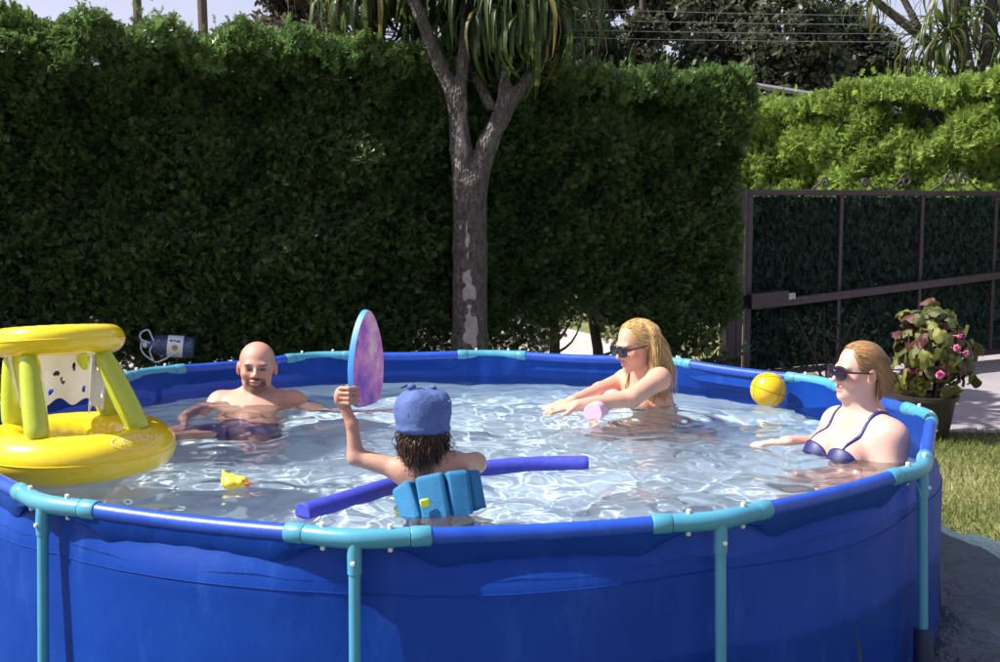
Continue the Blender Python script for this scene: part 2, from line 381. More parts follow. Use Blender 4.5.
make_hedge('hedge', RA, RDv, RN, float(np.linalg.norm(RB-RA)), 2.82, 1.2, 'bright sunlit yellow green hedge rising behind the dark iron gate', 46000, 15000, (.19, .29, .06), lambda t: .15+0*t, 41, 6, .112, (.20, .31, .06))

# ------------------------------------------------------------------ SDF modelling: continuous surfaces from blended limbs
class Sdf:
    def __init__(s): s.p = []
    def cone(s, a, b, ra, rb, k=.02, op='+', F=None):
        a, b = np.array(a, float), np.array(b, float)
        if F is not None: fm = float(np.mean(F[2])); a = F[0]@(a*F[2])+F[1]; b = F[0]@(b*F[2])+F[1]; ra *= fm; rb *= fm; k *= fm
        s.p.append(('c', a, b, ra, rb, k, op)); return s
    def ell(s, c, r, k=.02, op='+', F=None, rot=None):
        c = np.array(c, float); r = np.array(r, float); Rm = np.eye(3) if rot is None else np.array(rot, float)
        if F is not None: c = F[0]@(c*F[2])+F[1]; r = r*F[2]; k *= float(np.mean(F[2])); Rm = F[0]@Rm
        s.p.append(('e', c, r, Rm, 0, k, op)); return s
    def chain(s, pts, rs, k=.02, F=None):
        for i in range(len(pts)-1): s.cone(pts[i], pts[i+1], rs[i], rs[i+1], k, '+', F)
    def bounds(s):
        lo = np.full(3, 1e9); hi = -lo
        for q in s.p:
            if q[6] == '-': continue
            if q[0] == 'c': r = max(q[3], q[4]); lo = np.minimum(lo, np.minimum(q[1], q[2])-r); hi = np.maximum(hi, np.maximum(q[1], q[2])+r)
            else: r = q[2].max(); lo = np.minimum(lo, q[1]-r); hi = np.maximum(hi, q[1]+r)
        return lo-.03, hi+.03
    def grid(s, h, lo=None, hi=None):
        if lo is None: lo, hi = s.bounds()
        n = np.ceil((hi-lo)/h).astype(int)+1; ax = [(lo[i]+h*np.arange(n[i])).astype(np.float32) for i in range(3)]
        D = np.full(n, .25, np.float32)
        for q in s.p:
            k = q[5]; m = k+.02
            if q[0] == 'c': r = max(q[3], q[4])+m; l = np.minimum(q[1], q[2])-r; u = np.maximum(q[1], q[2])+r
            else: r = q[2].max()+m; l = q[1]-r; u = q[1]+r
            i0 = np.clip(np.floor((l-lo)/h).astype(int), 0, n); i1 = np.clip(np.ceil((u-lo)/h).astype(int)+1, 0, n)
            if np.any(i1 <= i0): continue
            X = ax[0][i0[0]:i1[0], None, None]; Y = ax[1][None, i0[1]:i1[1], None]; Z = ax[2][None, None, i0[2]:i1[2]]
            if q[0] == 'c':
                a, b = q[1], q[2]; ba = b-a; L = max(ba@ba, 1e-12)
                t = np.clip(((X-a[0])*ba[0]+(Y-a[1])*ba[1]+(Z-a[2])*ba[2])/L, 0, 1)
                d = np.sqrt((X-a[0]-t*ba[0])**2+(Y-a[1]-t*ba[1])**2+(Z-a[2]-t*ba[2])**2)-(q[3]+(q[4]-q[3])*t)
            else:
                c, r, Rm = q[1], q[2], q[3]; dx, dy, dz = X-c[0], Y-c[1], Z-c[2]
                l3 = [Rm[0, i]*dx+Rm[1, i]*dy+Rm[2, i]*dz for i in range(3)]
                k0 = np.sqrt(sum((l3[i]/r[i])**2 for i in range(3))); k1 = np.sqrt(sum((l3[i]/r[i]**2)**2 for i in range(3)))+1e-9; d = k0*(k0-1)/k1
            sl_ = tuple(slice(i0[i], i1[i]) for i in range(3)); o = D[sl_]
            if q[6] == '+': hh = np.maximum(k-np.abs(o-d), 0)/k; D[sl_] = np.minimum(o, d)-hh*hh*k*.25
            else: d = -d; hh = np.maximum(k-np.abs(o-d), 0)/k; D[sl_] = np.maximum(o, d)+hh*hh*k*.25
        return D, lo, h, ax
def nets(D, lo, h):
    """surface nets over a sampled distance field"""
    S = D < 0; n = D.shape; A8 = [S[i:n[0]-1+i, j:n[1]-1+j, k:n[2]-1+k] for i in (0, 1) for j in (0, 1) for k in (0, 1)]
    cnt = sum(a.astype(np.int8) for a in A8); act = (cnt > 0) & (cnt < 8); I = np.argwhere(act)
    ids = np.full(act.shape, -1, np.int64); ids[act] = np.arange(len(I))
    acc = np.zeros((len(I), 3)); w = np.zeros(len(I))
    cor = [(i, j, k) for i in (0, 1) for j in (0, 1) for k in (0, 1)]
    val = {c: D[I[:, 0]+c[0], I[:, 1]+c[1], I[:, 2]+c[2]].astype(float) for c in cor}
    for a in cor:
        for ax in range(3):
            if a[ax]: continue
            b = list(a); b[ax] = 1; b = tuple(b); va, vb = val[a], val[b]; m = (va < 0) != (vb < 0)
            t = np.where(m, va/np.where(m, va-vb, 1), 0); p = np.array(a, float)[None].repeat(len(I), 0); p[:, ax] += t
            acc[m] += p[m]; w[m] += 1
    V = lo+h*(I+acc/w[:, None]); Fs = []
    for ax in range(3):
        u, v = [(1, 2), (2, 0), (0, 1)][ax]
        s0 = [slice(1, n[i]-1) for i in range(3)]; s0[ax] = slice(0, n[ax]-1); s1 = list(s0); s1[ax] = slice(1, n[ax])
        a, b = S[tuple(s0)], S[tuple(s1)]; E_ = np.argwhere(a != b)
        if not len(E_): continue
        fl = a[tuple(E_.T)]; base = E_+np.array([0 if i == ax else 1 for i in range(3)])
        def cell(du, dv): q = base.copy(); q[:, u] -= du; q[:, v] -= dv; return ids[tuple(q.T)]
        Q = np.stack([cell(1, 1), cell(0, 1), cell(0, 0), cell(1, 0)], 1); Q[~fl] = Q[~fl][:, ::-1]; Fs.append(Q)
    return V, np.concatenate(Fs)
def frame(o, fwd, up=(0, 0, 1), s=1.0):
    f = unit(fwd); u = np.array(up, float); x = unit(np.cross(f, u)); u = np.cross(x, f)
    return (np.stack([x, f, u], 1), np.array(o, float), s)     # columns: right, forward, up
def to_local(V, F): return ((V-F[1])@F[0])/F[2]
def head_prims(S, F, ears=True, fem=False):
    j = .9 if fem else 1.0
    S.ell((0, -.012, .032), (.076, .098, .088), .02, F=F)
    S.ell((0, .020, -.035), (.064*j, .072, .082), .03, F=F)
    S.ell((0, .026, -.080), (.052*j, .052, .036), .03, F=F)
    S.ell((0, .074, -.104), (.022*j, .017, .016), .025, F=F)
    S.cone((-.034, .080, .014), (.034, .080, .014), .011, .011, .02, F=F)
    for s in (-1, 1):
        S.ell((s*.033, .096, -.007), (.023, .020, .0145), .010, '-', F=F)
        S.ell((s*.032, .072, -.006), (.0125, .0125, .0125), .004, F=F)
        S.ell((s*.043, .058, -.032), (.021, .024, .022), .02, F=F)
        S.ell((s*.010, .097, -.038), (.0085, .011, .0075), .006, F=F)
        if ears:
            S.ell((s*.080, -.010, -.012), (.010, .019, .032), .010, F=F); S.ell((s*.091, -.004, -.008), (.006, .010, .019), .005, '-', F=F)
    S.cone((0, .088, .006), (0, .114, -.032), .0068, .0118, .010, F=F)
    S.ell((0, .090, -.0625), (.023, .011, .0065), .006, F=F); S.ell((0, .088, -.0765), (.020, .011, .0075), .006, F=F)
    S.ell((0, .101, -.0692), (.022, .010, .0022), .003, '-', F=F)
def hand(S, w, fwd, nrm, s=1.0, side=1, curl=.3, spread=.18):
    """palm, four jointed fingers and a thumb that leaves the side of the palm"""
    f = unit(fwd); n = unit(np.array(nrm, float)-f*np.dot(nrm, f)); x = np.cross(f, n)*side
    Rm = np.stack([x, f, n], 1); S.ell(np.array(w)+f*.045*s, np.array((.040, .052, .016))*s, .02, rot=Rm)
    for i, (o, L) in enumerate(((-.028, .068), (-.009, .078), (.010, .073), (.028, .058))):
        b = np.array(w)+f*.085*s+x*o*s; d1 = unit(f+x*spread*(i-1.5)*.5-n*curl*.5); d2 = unit(f-n*curl*1.6)
        m = b+d1*L*.55*s; S.cone(b-f*.015*s, m, .0088*s, .008*s, .008); S.cone(m, m+d2*L*.5*s, .008*s, .0065*s, .006)
    b = np.array(w)+f*.02*s-x*.032*s; m = b+unit(f*.7-x*.8)*.04*s; S.cone(b, m, .0125*s, .010*s, .012); S.cone(m, m+unit(f-x*.2-n*curl)*.034*s, .010*s, .008*s, .008)
def skin_color(V, base, regs):
    n = len(V); c = np.array(base)[None].repeat(n, 0)
    nz = snoise(V[:, 0]*1.0, V[:, 1]+V[:, 2]*1.7, 38, 3)[:, None]; n2 = snoise(V[:, 0]-V[:, 2], V[:, 1]+V[:, 2]*.7, 14, 8)[:, None]; n3 = rng.normal(size=(n, 1)); c = c*(1+.05*nz+.03*n3)*(1+n2*np.array((.02, -.05, -.05)))
    for (F, ctr, rad, colr, soft) in regs:
        L = to_local(V, F); q = np.sqrt((((L-np.array(ctr))/np.array(rad))**2).sum(1)); w = np.clip((1+soft-q)/(2*soft), 0, 1)[:, None]; w = w*w*(3-2*w); c = c*(1-w)+np.array(colr)*w
    return c
def face_regs(F, base, lips=(.50, .16, .13), brow=(.10, .06, .04), fem=False):
    b = np.array(base); r = []
    r += [(F, (0, .09, -.0625), (.024, .02, .0065), lips, .3), (F, (0, .09, -.0765), (.02, .02, .008), lips, .3)]
    for s in (-1, 1):
        r += [(F, (s*.034, .088, .0155), (.022, .02, .0048), brow, .5), (F, (s*.032, .09, -.004), (.026, .03, .013), tuple(b*.62), .6), (F, (s*.032, .09, -.006), (.016, .02, .0055), (.03, .018, .015), .35),
              (F, (s*.048, .07, -.035), (.024, .03, .022), tuple(b*np.array((1.03, .86, .84))), .8), (F, (s*.082, -.005, -.012), (.02, .03, .036), tuple(b*np.array((1.0, .78, .74))), .6)]
    r += [(F, (0, .112, -.03), (.014, .02, .014), tuple(b*np.array((1.03, .84, .8))), .7)]
    return r
def solid(S, h, name, mat, parent, color=None, regs=None, lo=None, hi=None, wet=True, keep=False):
    D, lo, h, ax = S.grid(h, lo, hi); V, F = nets(D, lo, h)
    me = np_mesh(name, V, F, True, None if color is None else skin_color(V, color, regs or []))
    o = link_mesh(name, me, mat, parent, wet)
    return (o, (D, lo, h, ax)) if keep else o
def cloth(Dp, region, name, mat, parent, off=.005, color=None):
    """garment: a skin-tight layer over the body inside the region field"""
    D, lo, h, ax = Dp; Rg, _, _, _ = region.grid(h, lo, lo+h*(np.array(D.shape)-1)); Rg = Rg[:D.shape[0], :D.shape[1], :D.shape[2]]
    E_ = np.maximum(D-off, Rg); V, F = nets(E_, lo, h); me = np_mesh(name, V, F, True); return link_mesh(name, me, mat, parent, True)

# ------------------------------------------------------------------ forked cabbage tree by the pool
def strap_leaf(L, w, droop, seed, twist=0.0):
    g = np.random.default_rng(seed); n = 9; V = []; p = np.zeros(3); ang = R(35)
    for i in range(n):
        t = i/(n-1); ww = w*(.45+.55*min(1, t*5))*(1-max(0, t-.55)/.45)**.8+.001
        nrm = np.array((0, -math.sin(ang), math.cos(ang))); side = np.array((1., 0, 0))*math.cos(twist*t)+nrm*math.sin(twist*t)
        V += [p-side*ww/2+nrm*ww*.12, p-nrm*ww*.06, p+side*ww/2+nrm*ww*.12]
        d = np.array((0, math.cos(ang), math.sin(ang))); p = p+d*L/(n-1); ang -= droop*(.4+1.2*t)/(n-1)*2
        ang = max(ang, R(-88))
    F = []
    for i in range(n-1):
        for k in (0, 1): F.append((i*3+k, i*3+k+1, i*3+k+4, i*3+k+3))
    c = np.array((.055, .085, .022)) if g.random() > .12 else np.array((.15, .13, .04))
    col = np.array([c*(1+.25*g.normal()*.4)*(1+.3*(v//3)/n) for v in range(len(V))]).clip(.005, 1)
    return np_mesh('leaf', np.array(V), np.array(F), True, col)
LEAVES = [strap_leaf(rng.uniform(.62, .9), rng.uniform(.030, .042), rng.uniform(1.3, 2.4), 100+i, rng.normal(0, .5)) for i in range(14)]
for me in LEAVES: me.materials.append(M['leaf'])
def leaf_head(root, c, n, sc_=1.0, pmin=-70, pmax=75):
    for i in range(n):
        az = i*2.39996+rng.normal(0, .2); el = R(pmin+(pmax-pmin)*(i+.5)/n+rng.normal(0, 6))
        o = bpy.data.objects.new('leaf', LEAVES[int(rng.integers(len(LEAVES)))]); C.objects.link(o); o.parent = root
        o.rotation_euler = (el-R(35), 0, az); s = sc_*rng.uniform(.8, 1.15); o.scale = (s, s, s)
        base = np.array(c)+np.array((-math.sin(az)*.05, math.cos(az)*.05, rng.uniform(-.16, .06)))
        o.location = (base-np.array(root.location)).tolist()
TD = 8.50
tree = empty('cabbage_tree', A(470, 395, TD)*np.array((1, 1, 0)))
tag(tree, 'cabbage tree with grey forked trunk and drooping strap leaves in front of the hedge', 'tree')
S = Sdf(); up = np.array((0, 0, 1.))
def T_(px, py, dd=0): return A(px, py, TD+dd)
b0 = T_(470, 395); b0[2] = -.05
S.chain([b0, T_(470, 340), T_(470, 250), T_(470, 185)], [.150, .126, .120, .118], .03)
S.chain([T_(466, 200), T_(461, 150), T_(457, 100)], [.080, .076, .062], .03)
S.chain([T_(457, 105), T_(440, 65), T_(420, 15, -.1), T_(402, -25, 0), T_(378, -45, .2)], [.060, .047, .042, .04, .05], .03)
S.chain([T_(459, 105), T_(463, 60), T_(466, 15, .1), T_(472, -50, .3)], [.05, .04, .036, .045], .03)
S.chain([T_(476, 190), T_(487, 145), T_(502, 115)], [.072, .070, .060], .03)
S.chain([T_(500, 120), T_(518, 92), T_(533, 70), T_(540, 10, -.1), T_(540, -40, -.15)], [.058, .042, .036, .034, .044], .03)
S.chain([T_(500, 118), T_(505, 88), T_(508, 50, .1), T_(501, -12, .1)], [.05, .04, .035, .042], .03)
S.chain([T_(490, 105, .05), T_(478, 82, .1), T_(463, 55, .25), T_(440, 20, .35), T_(420, -25, .4)], [.042, .034, .032, .032, .04], .02)
to_, Dt = solid(S, .012, 'trunk', M['bark'], tree, wet=False, keep=True)
rg = Sdf(); rr_ = np.random.default_rng(4)
for k in range(34): t = rr_.random()**.8; rg.ell(T_(466+5*t+rr_.normal(0, 1.0+2.2*t), 225+122*t, -.12), (.008+.022*t*rr_.uniform(.5, 1.2), .06, .02+.035*rr_.random()), .012)
D_, lo_, h_, ax_ = Dt; Rg = rg.grid(h_, lo_, lo_+h_*(np.array(D_.shape)-1))[0][:D_.shape[0], :D_.shape[1], :D_.shape[2]]; V, Fq = nets(np.maximum(D_-.004, Rg), lo_, h_)
link_mesh('bare_patch', np_mesh('bare_patch', V, Fq, True), simple('bare_wood', (.42, .37, .35), (.26, .22, .21), 30, .9, .6, 60), to_)
for (c, n) in ((T_(374, -38, .2), 58), (T_(474, -22, .3), 58), (T_(536, -12, -.1), 66), (T_(502, 4, .1), 66), (T_(416, -32, .45), 46)): leaf_head(tree, c, n, 1.0, -86, 62)

hb = []
for (c, n) in ((T_(430, -150, .1), 70), (T_(500, -175, -.2), 70), (T_(545, -130, .2), 70), (T_(385, -120, .2), 60), (T_(470, -230, .1), 70), (T_(372, -36, .3), 90), (T_(476, -20, .35), 110), (T_(536, -12, .05), 120), (T_(504, 4, .2), 120), (T_(412, -30, .5), 50)):
    for i in range(n):
        me = LEAVES[int(rng.integers(len(LEAVES)))]; az = i*2.39996+rng.normal(0, .2); el = R(-86+150*(i+.5)/n); sc0 = rng.uniform(.85, 1.15)
        Mx = Matrix.Translation((np.array(c)+np.array((-math.sin(az)*.05, math.cos(az)*.05, rng.uniform(-.16, .06)))).tolist()) @ Matrix.Rotation(az, 4, 'Z') @ Matrix.Rotation(el-R(35), 4, 'X') @ Matrix.Scale(sc0, 4)
        v = np.empty(len(me.vertices)*3, np.float32); me.vertices.foreach_get('co', v); v = v.reshape(-1, 3); Mn = np.array(Mx); hb.append(v@Mn[:3, :3].T+Mn[:3, 3])
nv_ = len(hb[0]); fq = np.array([tuple(p.vertices) for p in LEAVES[0].polygons]); V = np.concatenate(hb); F = (fq[None]+(np.arange(len(hb))*nv_)[:, None, None]).reshape(-1, 4)
cr = link_mesh('crown', np_mesh('crown', V, F, True, np.repeat(np.array((.05, .08, .022))*rng.uniform(.6, 1.5, (len(hb), 1)), nv_, 0)), M['leaf'], tree); cr['kind'] = 'stuff'
m = MB()
for (p0_, p1_, c) in (((386, -45, -.2), (384, -80, 0), (385, -120, .2)), ((468, -55, .15), (440, -100, .1), (430, -150, .1)), ((501, -12, -.1), (506, -90, -.1), (500, -175, -.2)), ((540, -40, -.15), (548, -80, 0), (545, -130, .2)), ((468, -55, .15), (472, -140, .1), (470, -230, .1))): m.tube(bez([T_(*p0_), T_(*p1_), T_(*c)], 10), np.linspace(.05, .045, 11), 9)
m.build('branch', M['bark'], tree)

# ------------------------------------------------------------------ gate with screen, scrolls and opener
GA = A(744, 330, 10.25)[:2]; GB = np.array((6.6, 12.85)); GD = unit(GB-GA); GNn = np.array((GD[1], -GD[0])); GLen = float(np.linalg.norm(GB-GA)); GROT = np.array([[GD[0], -GD[1]*1.0, 0], [GD[1], GD[0], 0], [0, 0, 1]])
def g3(t, z, off=0): p = GA+GD*t+GNn*off; return np.array((p[0], p[1], z))
gate = empty('iron_gate', g3(GLen/2, 0)); tag(gate, 'dark iron driveway gate with leafy green screen and scroll tops beside the hedge', 'gate')
GH = 1.66
def bar(name, t0, z0, t1, z1, w, dth, mat, off=0, parent=gate):
    a, b = g3(t0, z0, off), g3(t1, z1, off); L = np.linalg.norm(b-a); x = (b-a)/L; y = -np.array((GNn[0], GNn[1], 0)); z = np.cross(x, y)
    m = MB(); m.box((a+b)/2, (L, dth, w), np.stack([x, y, z], 1), .004); return m.build(name, mat, parent, smooth=False)
bar('top_rail', 0, GH, GLen, GH, .05, .05, M['iron']); bar('bottom_rail', 0, .09, GLen, .09, .05, .05, M['iron'])
for t in (.03, 1.1, 2.15, 3.2, 4.25): bar('upright', t, .12, t, GH-.027, .045 if t > .1 else .06, .04, M['iron'])
m = MB(); m.box(g3(GLen/2, .87, -.035), (GLen-.05, .012, 1.5), GROT); m.build('screen_backing', M['inner'], gate, smooth=False)
n = 16000; t = rng.uniform(.06, GLen-.05, n); z = rng.uniform(.12, GH-.03, n)
P = np.stack([GA[0]+GD[0]*t, GA[1]+GD[1]*t, z], 1)+np.array((GNn[0], GNn[1], 0))*rng.uniform(-.03, -.01, (n, 1))
N = np.array((GD[0], GD[1], 0))*rng.normal(0, .25, (n, 1))+np.array((0, 0, 1))*rng.choice((-1, 1), (n, 1))+np.array((GNn[0], GNn[1], 0))*rng.uniform(.0, .4, (n, 1))
V, F, cc = scatter(FT, P, N, rng.uniform(.05, .09, n), greens(n, (.014, .042, .030), .4, .08)); link_mesh('leaf_screen', np_mesh('leaf_screen', V, F, col=cc), M['needle'], gate)['kind'] = 'stuff'
def scroll(t0, sgn, s):
    pts = []
    for k in range(30):
        a = k/29*2.6*PI; r = s*(.085*(1-k/36)); pts.append(g3(t0+sgn*(s*.09-r*math.cos(a)*1.0), GH+.025+s*.10+r*math.sin(a)))
    tail = [g3(t0-sgn*.16*s, GH+.03), g3(t0-sgn*.08*s, GH+.035+.03*s)]
    m = MB(); m.tube(bez(tail+pts, 60), .010, 6); m.build('scroll', M['iron'], gate)
for (t0, sg, s_) in ((.85, 1, .6), (1.45, -1, .6), (1.85, 1, .9), (2.45, 1, 1.0), (2.80, -1, 1.0), (3.4, 1, .9), (3.9, -1, .9), (4.4, 1, .8)): scroll(t0, sg, s_)
opn = empty('gate_opener', g3(.3, .6, .1)); tag(opn, 'long dark swing gate opener arm with motor box on the gate post', 'gate opener')
bar('arm', .02, .70, 4.4, .93, .07, .06, M['iron'], .10, opn); bar('motor_box', -.06, .74, .36, .757, .13, .12, M['iron'], .10, opn); bar('end_fitting', .365, .765, .46, .768, .06, .05, M['alu'], .11, opn)
post = MB(); post.box(g3(-.085, .84), (.075, .075, 1.68), GROT, .006); post.box(g3(-.085, 1.69), (.09, .09, .02), GROT, .004)
tag(post.build('gate_post', M['iron'], None, smooth=False), 'square dark iron post that carries the gate at the end of the hedge', 'post')
post = MB(); post.box(g3(-.20, .37, .02), (.10, .10, .74), GROT, .006); post.box(g3(-.20, .75, .02), (.12, .12, .025), GROT, .004)
tag(post.build('stub_post', M['iron'], None, smooth=False), 'short dark stub post beside the taller gate post', 'post')

# ------------------------------------------------------------------ things far behind
QUAD = (np.array([(-.5, 0, 0), (0, -.0, -.06), (.5, 0, 0), (0, 1, .05), (-.38, .5, .03), (.38, .5, .03)]), np.array([(0, 1, 4), (1, 2, 5), (4, 1, 5), (4, 5, 3)]))
LEAFT = (np.array([(-.16, .15, 0), (0, 0, 0), (.16, .15, 0), (.2, .55, .03), (0, 1, -.05), (-.2, .55, .03)]), np.array([(0, 1, 2), (0, 2, 3), (0, 3, 5), (5, 3, 4)]))
def far_tree(name, label, base, height, crowns, nleaf, col, trunk_r, group=None, leaf=.22, branches=6):
    root = empty(name, (base[0], base[1], 0)); tag(root, label, 'tree', group)
    b = MB(); top = np.array((base[0]+rng.normal(0, .2), base[1], height*.92)); p0 = np.array((base[0], base[1], -.05))
    b.tube(bez([p0, p0*.65+top*.35+rng.normal(0, .12, 3), p0*.3+top*.7+rng.normal(0, .15, 3), top], 12), np.linspace(trunk_r, trunk_r*.25, 13), 9)
    for (c, r) in crowns:
        c = np.array(c); q = p0+(top-p0)*min(.9, max(.15, (c[2]-.8)/height)); b.tube(bez([q, (q+c)/2+np.array((0, 0, -.12)), c], 6), np.linspace(trunk_r*.45, .02, 7), 6)
    b.build('trunk', M['wood'], root)
    Vs = []; Fs = []; Cs = []; off = 0
    for (c, r) in crowns:
        k = int(nleaf*(r[0]*r[2])/sum(q[1][0]*q[1][2] for q in crowns))
        # clumps inside the lobe
        nc = max(6, k//110); cd = rng.normal(size=(nc, 3)); cd /= np.linalg.norm(cd, axis=1)[:, None]; cc = np.array(c)+cd*np.array(r)*(rng.random((nc, 1))**.45)
        w = rng.integers(nc, size=k); P = cc[w]+rng.normal(size=(k, 3))*np.array((.30, .30, .26))*min(r)*.55
        N = rng.normal(size=(k, 3))+np.array((0, 0, -.35))
        g = greens(k, col, .3, .2)*(1+.3*rng.normal(size=nc).clip(-1, 1))[w][:, None]
        V, F, c2 = scatter(LEAFT, P, N, leaf*rng.uniform(.6, 1.3, k), g); Vs.append(V); Fs.append(F+off); Cs.append(c2); off += len(V)
    me = np_mesh('crown', np.concatenate(Vs), np.concatenate(Fs), col=np.concatenate(Cs)); link_mesh('crown', me, M['leaf'], root)
    return root
def lobes(px, d, spec):
    out = []
    for (dx, py, rx, ry) in spec:
        c = A(px+dx, py, d+rng.uniform(-.8, .8)); out.append((c, (rx*d/FPX*1.15, rx*d/FPX, ry*d/FPX*1.15)))
    return out
EU = (.055, .066, .042)
for (px, d, lab, spec) in (
    (588, 27, 'tall grey green eucalyptus above the hedge, nearest to the forked tree', [(-5, 95, 30, 30), (8, 60, 32, 28), (-12, 22, 30, 30), (6, -20, 34, 30), (0, -60, 30, 30)]),
    (655, 30, 'slender grey green eucalyptus with thin crown, second from the forked tree', [(0, 90, 26, 24), (-14, 48, 24, 26), (12, 20, 24, 24), (0, -20, 28, 28), (0, -60, 24, 26)]),
    (722, 28, 'dark full eucalyptus rising behind the gap where hedge meets gate', [(10, 100, 40, 30), (-16, 62, 30, 26), (14, 40, 32, 28), (0, 5, 36, 28), (-5, -40, 34, 30)]),
    (795, 26, 'broad dark eucalyptus above the low end of the sunlit hedge', [(0, 100, 46, 30), (-26, 66, 30, 26), (24, 62, 32, 24), (0, 28, 36, 26), (4, -12, 36, 26), (0, -50, 30, 26)]),
    (862, 31, 'lower rounded eucalyptus with sky over it, left of the small cabbage tree', [(-14, 88, 34, 26), (18, 76, 34, 24), (-4, 50, 28, 22), (-22, 26, 22, 20), (20, 52, 20, 16)])):
    bb = A(px, 300, d); far_tree('eucalyptus_tree', lab, bb, float(A(px, -70 if px < 850 else 25, d)[2]), lobes(px, d, spec), 21000, EU, .22, 'eucalyptus trees behind the garden', .17)
bb = A(300, 300, 24)
far_tree('cypress_tree', 'dark brown green conifer top showing over the left part of the hedge', bb, float(A(300, -60, 24)[2]), lobes(300, 24, [(-14, 38, 44, 26), (24, 42, 46, 26), (2, 8, 44, 24), (-10, -22, 36, 26), (24, -20, 34, 26), (6, -55, 26, 26)]), 13000, (.06, .055, .035), .2, None, .15)
for (px, wd, lab) in ((143, 9, 'thinner bare dark trunk against the sky at the hedge top'), (207, 10, 'thicker bare dark trunk against the sky beside the conifer')):
    p = A(px, 200, 21); r = wd*21/FPX/2; t = empty('pine_tree', (p[0], p[1], 0)); tag(t, lab, 'tree', 'bare pine trunks behind the hedge')
    b = MB(); b.tube([(p[0], p[1], -.05), (p[0]+.03, p[1], 3), (p[0]-.02, p[1], 7), (p[0]+.05, p[1], 11)], [r*1.25, r, r*.9, r*.7], 9); b.build('trunk', M['wood'], t)
    k = 2600; P = np.array((p[0], p[1], 11.2))+rng.normal(size=(k, 3))*np.array((1.1, 1.1, .7)); V, F, c2 = scatter(LEAFT, P, rng.normal(size=(k, 3)), .3*rng.uniform(.6, 1.2, k), greens(k, (.04, .06, .03)))
    link_mesh('crown', np_mesh('crown', V, F, col=c2), M['leaf'], t)
# small cabbage tree on the right
p = A(972, 300, 17.5); ct = empty('small_cabbage_tree', (p[0], p[1], 0)); tag(ct, 'smaller many-stemmed cabbage tree with spiky leaf heads above the sunlit hedge', 'tree')
S = Sdf(); Q = lambda x, y, dd=0: A(x, y, 17.5+dd)
b0 = Q(972, 300); b0[2] = -.05; S.chain([b0, Q(971, 130), Q(966, 70), Q(960, 25), Q(956, -20)], [.17, .14, .12, .10, .10], .03)
S.chain([Q(972, 120), Q(985, 60), Q(990, 20), Q(995, -30)], [.12, .10, .09, .10], .03); S.chain([Q(970, 110), Q(940, 60), Q(925, 40), Q(900, 20), Q(872, -2)], [.10, .08, .07, .065, .06], .03)
S.chain([Q(925, 40), Q(912, 15), Q(898, -12)], [.06, .05, .05], .03)
solid(S, .03, 'trunk', M['bark'], ct, wet=False)
for (c, n, sc2) in ((Q(948, 30, -.3), 58, 1.35), (Q(990, 5, .2), 55, 1.35), (Q(957, -22), 55, 1.4), (Q(930, 45, -.2), 45, 1.05), (Q(1005, 45, -.1), 55, 1.3), (Q(872, -6), 26, 1.0)): leaf_head(ct, c, n, sc2, -70, 80)
for k, (y0, y1, lab) in enumerate(((3, 12, 'topmost power line crossing in front of the eucalyptus trees'), (15, 19, 'second power line from the top'), (26, 27, 'third power line from the top'), (33, 36, 'lowest of the four power lines'))):
    a, b = A(420, y0-1, 21), A(1160, y1+3, 21.5); pts = [a+(b-a)*t+np.array((0, 0, -.10*4*t*(1-t))) for t in np.linspace(0, 1, 16)]
    m = MB(); m.tube(pts, .0055, 5); tag(m.build('power_line', M['cable'], None), lab, 'power line', 'power lines above the hedge')
a, b = A(735, 82, 17), A(830, 97, 17); m = MB(); m.tube([a, b], .035, 8)
for q in (a, b): m.tube([q, (q[0], q[1], 0)], .03, 8)
tag(m.build('road_barrier', M['alu'], None), 'pale metal barrier rail between the two hedges', 'barrier')

# ------------------------------------------------------------------ the pool
PC = np.array((-.190, 4.697)); RIM = .76; WZ = .645; NSEG = 12; ROT = -2.1857
def back(px, py): # rim joints measured on the rim plane
    d = 4.0
    for _ in range(40):
        p = A(px, py, d); d *= (CAM[2]-RIM)/max(1e-3, CAM[2]-p[2])
    return A(px, py, d)
meas = {0: (41, 504), 1: (354, 541), 2: (720, 521), 3: (924, 470), 4: (934, 416), 5: (822, 382), 6: (663, 361), 7: (491, 355.5), 8: (314, 356), 9: (146, 372.5)}
J = []
for k in range(NSEG):
    a = ROT+k*2*PI/NSEG; p = np.array((PC[0]+1.83*math.cos(a), PC[1]+1.83*math.sin(a), RIM))
    if k in meas: q = back(*meas[k]); p = p*.35+q*.65
    p[2] = RIM; J.append(p)
JA = np.unwrap([math.atan2(j[1]-PC[1], j[0]-PC[0]) for j in J]+[math.atan2(J[0][1]-PC[1], J[0][0]-PC[0])+2*PI])
JR = np.array([np.linalg.norm(j[:2]-PC) for j in J]+[np.linalg.norm(J[0][:2]-PC)])
def seg_of(th):
    th = (th-JA[0]) % (2*PI)+JA[0]; i = min(NSEG-1, int(np.searchsorted(JA, th, 'right')-1)); return i, (th-JA[i])/(JA[i+1]-JA[i])
def poly_r(th):
    i, u = seg_of(th); a, b = J[i][:2]-PC, J[(i+1) % NSEG][:2]-PC; d = np.array((math.cos(th), math.sin(th))); e = b-a
    return (a[0]*e[1]-a[1]*e[0])/(d[0]*e[1]-d[1]*e[0])
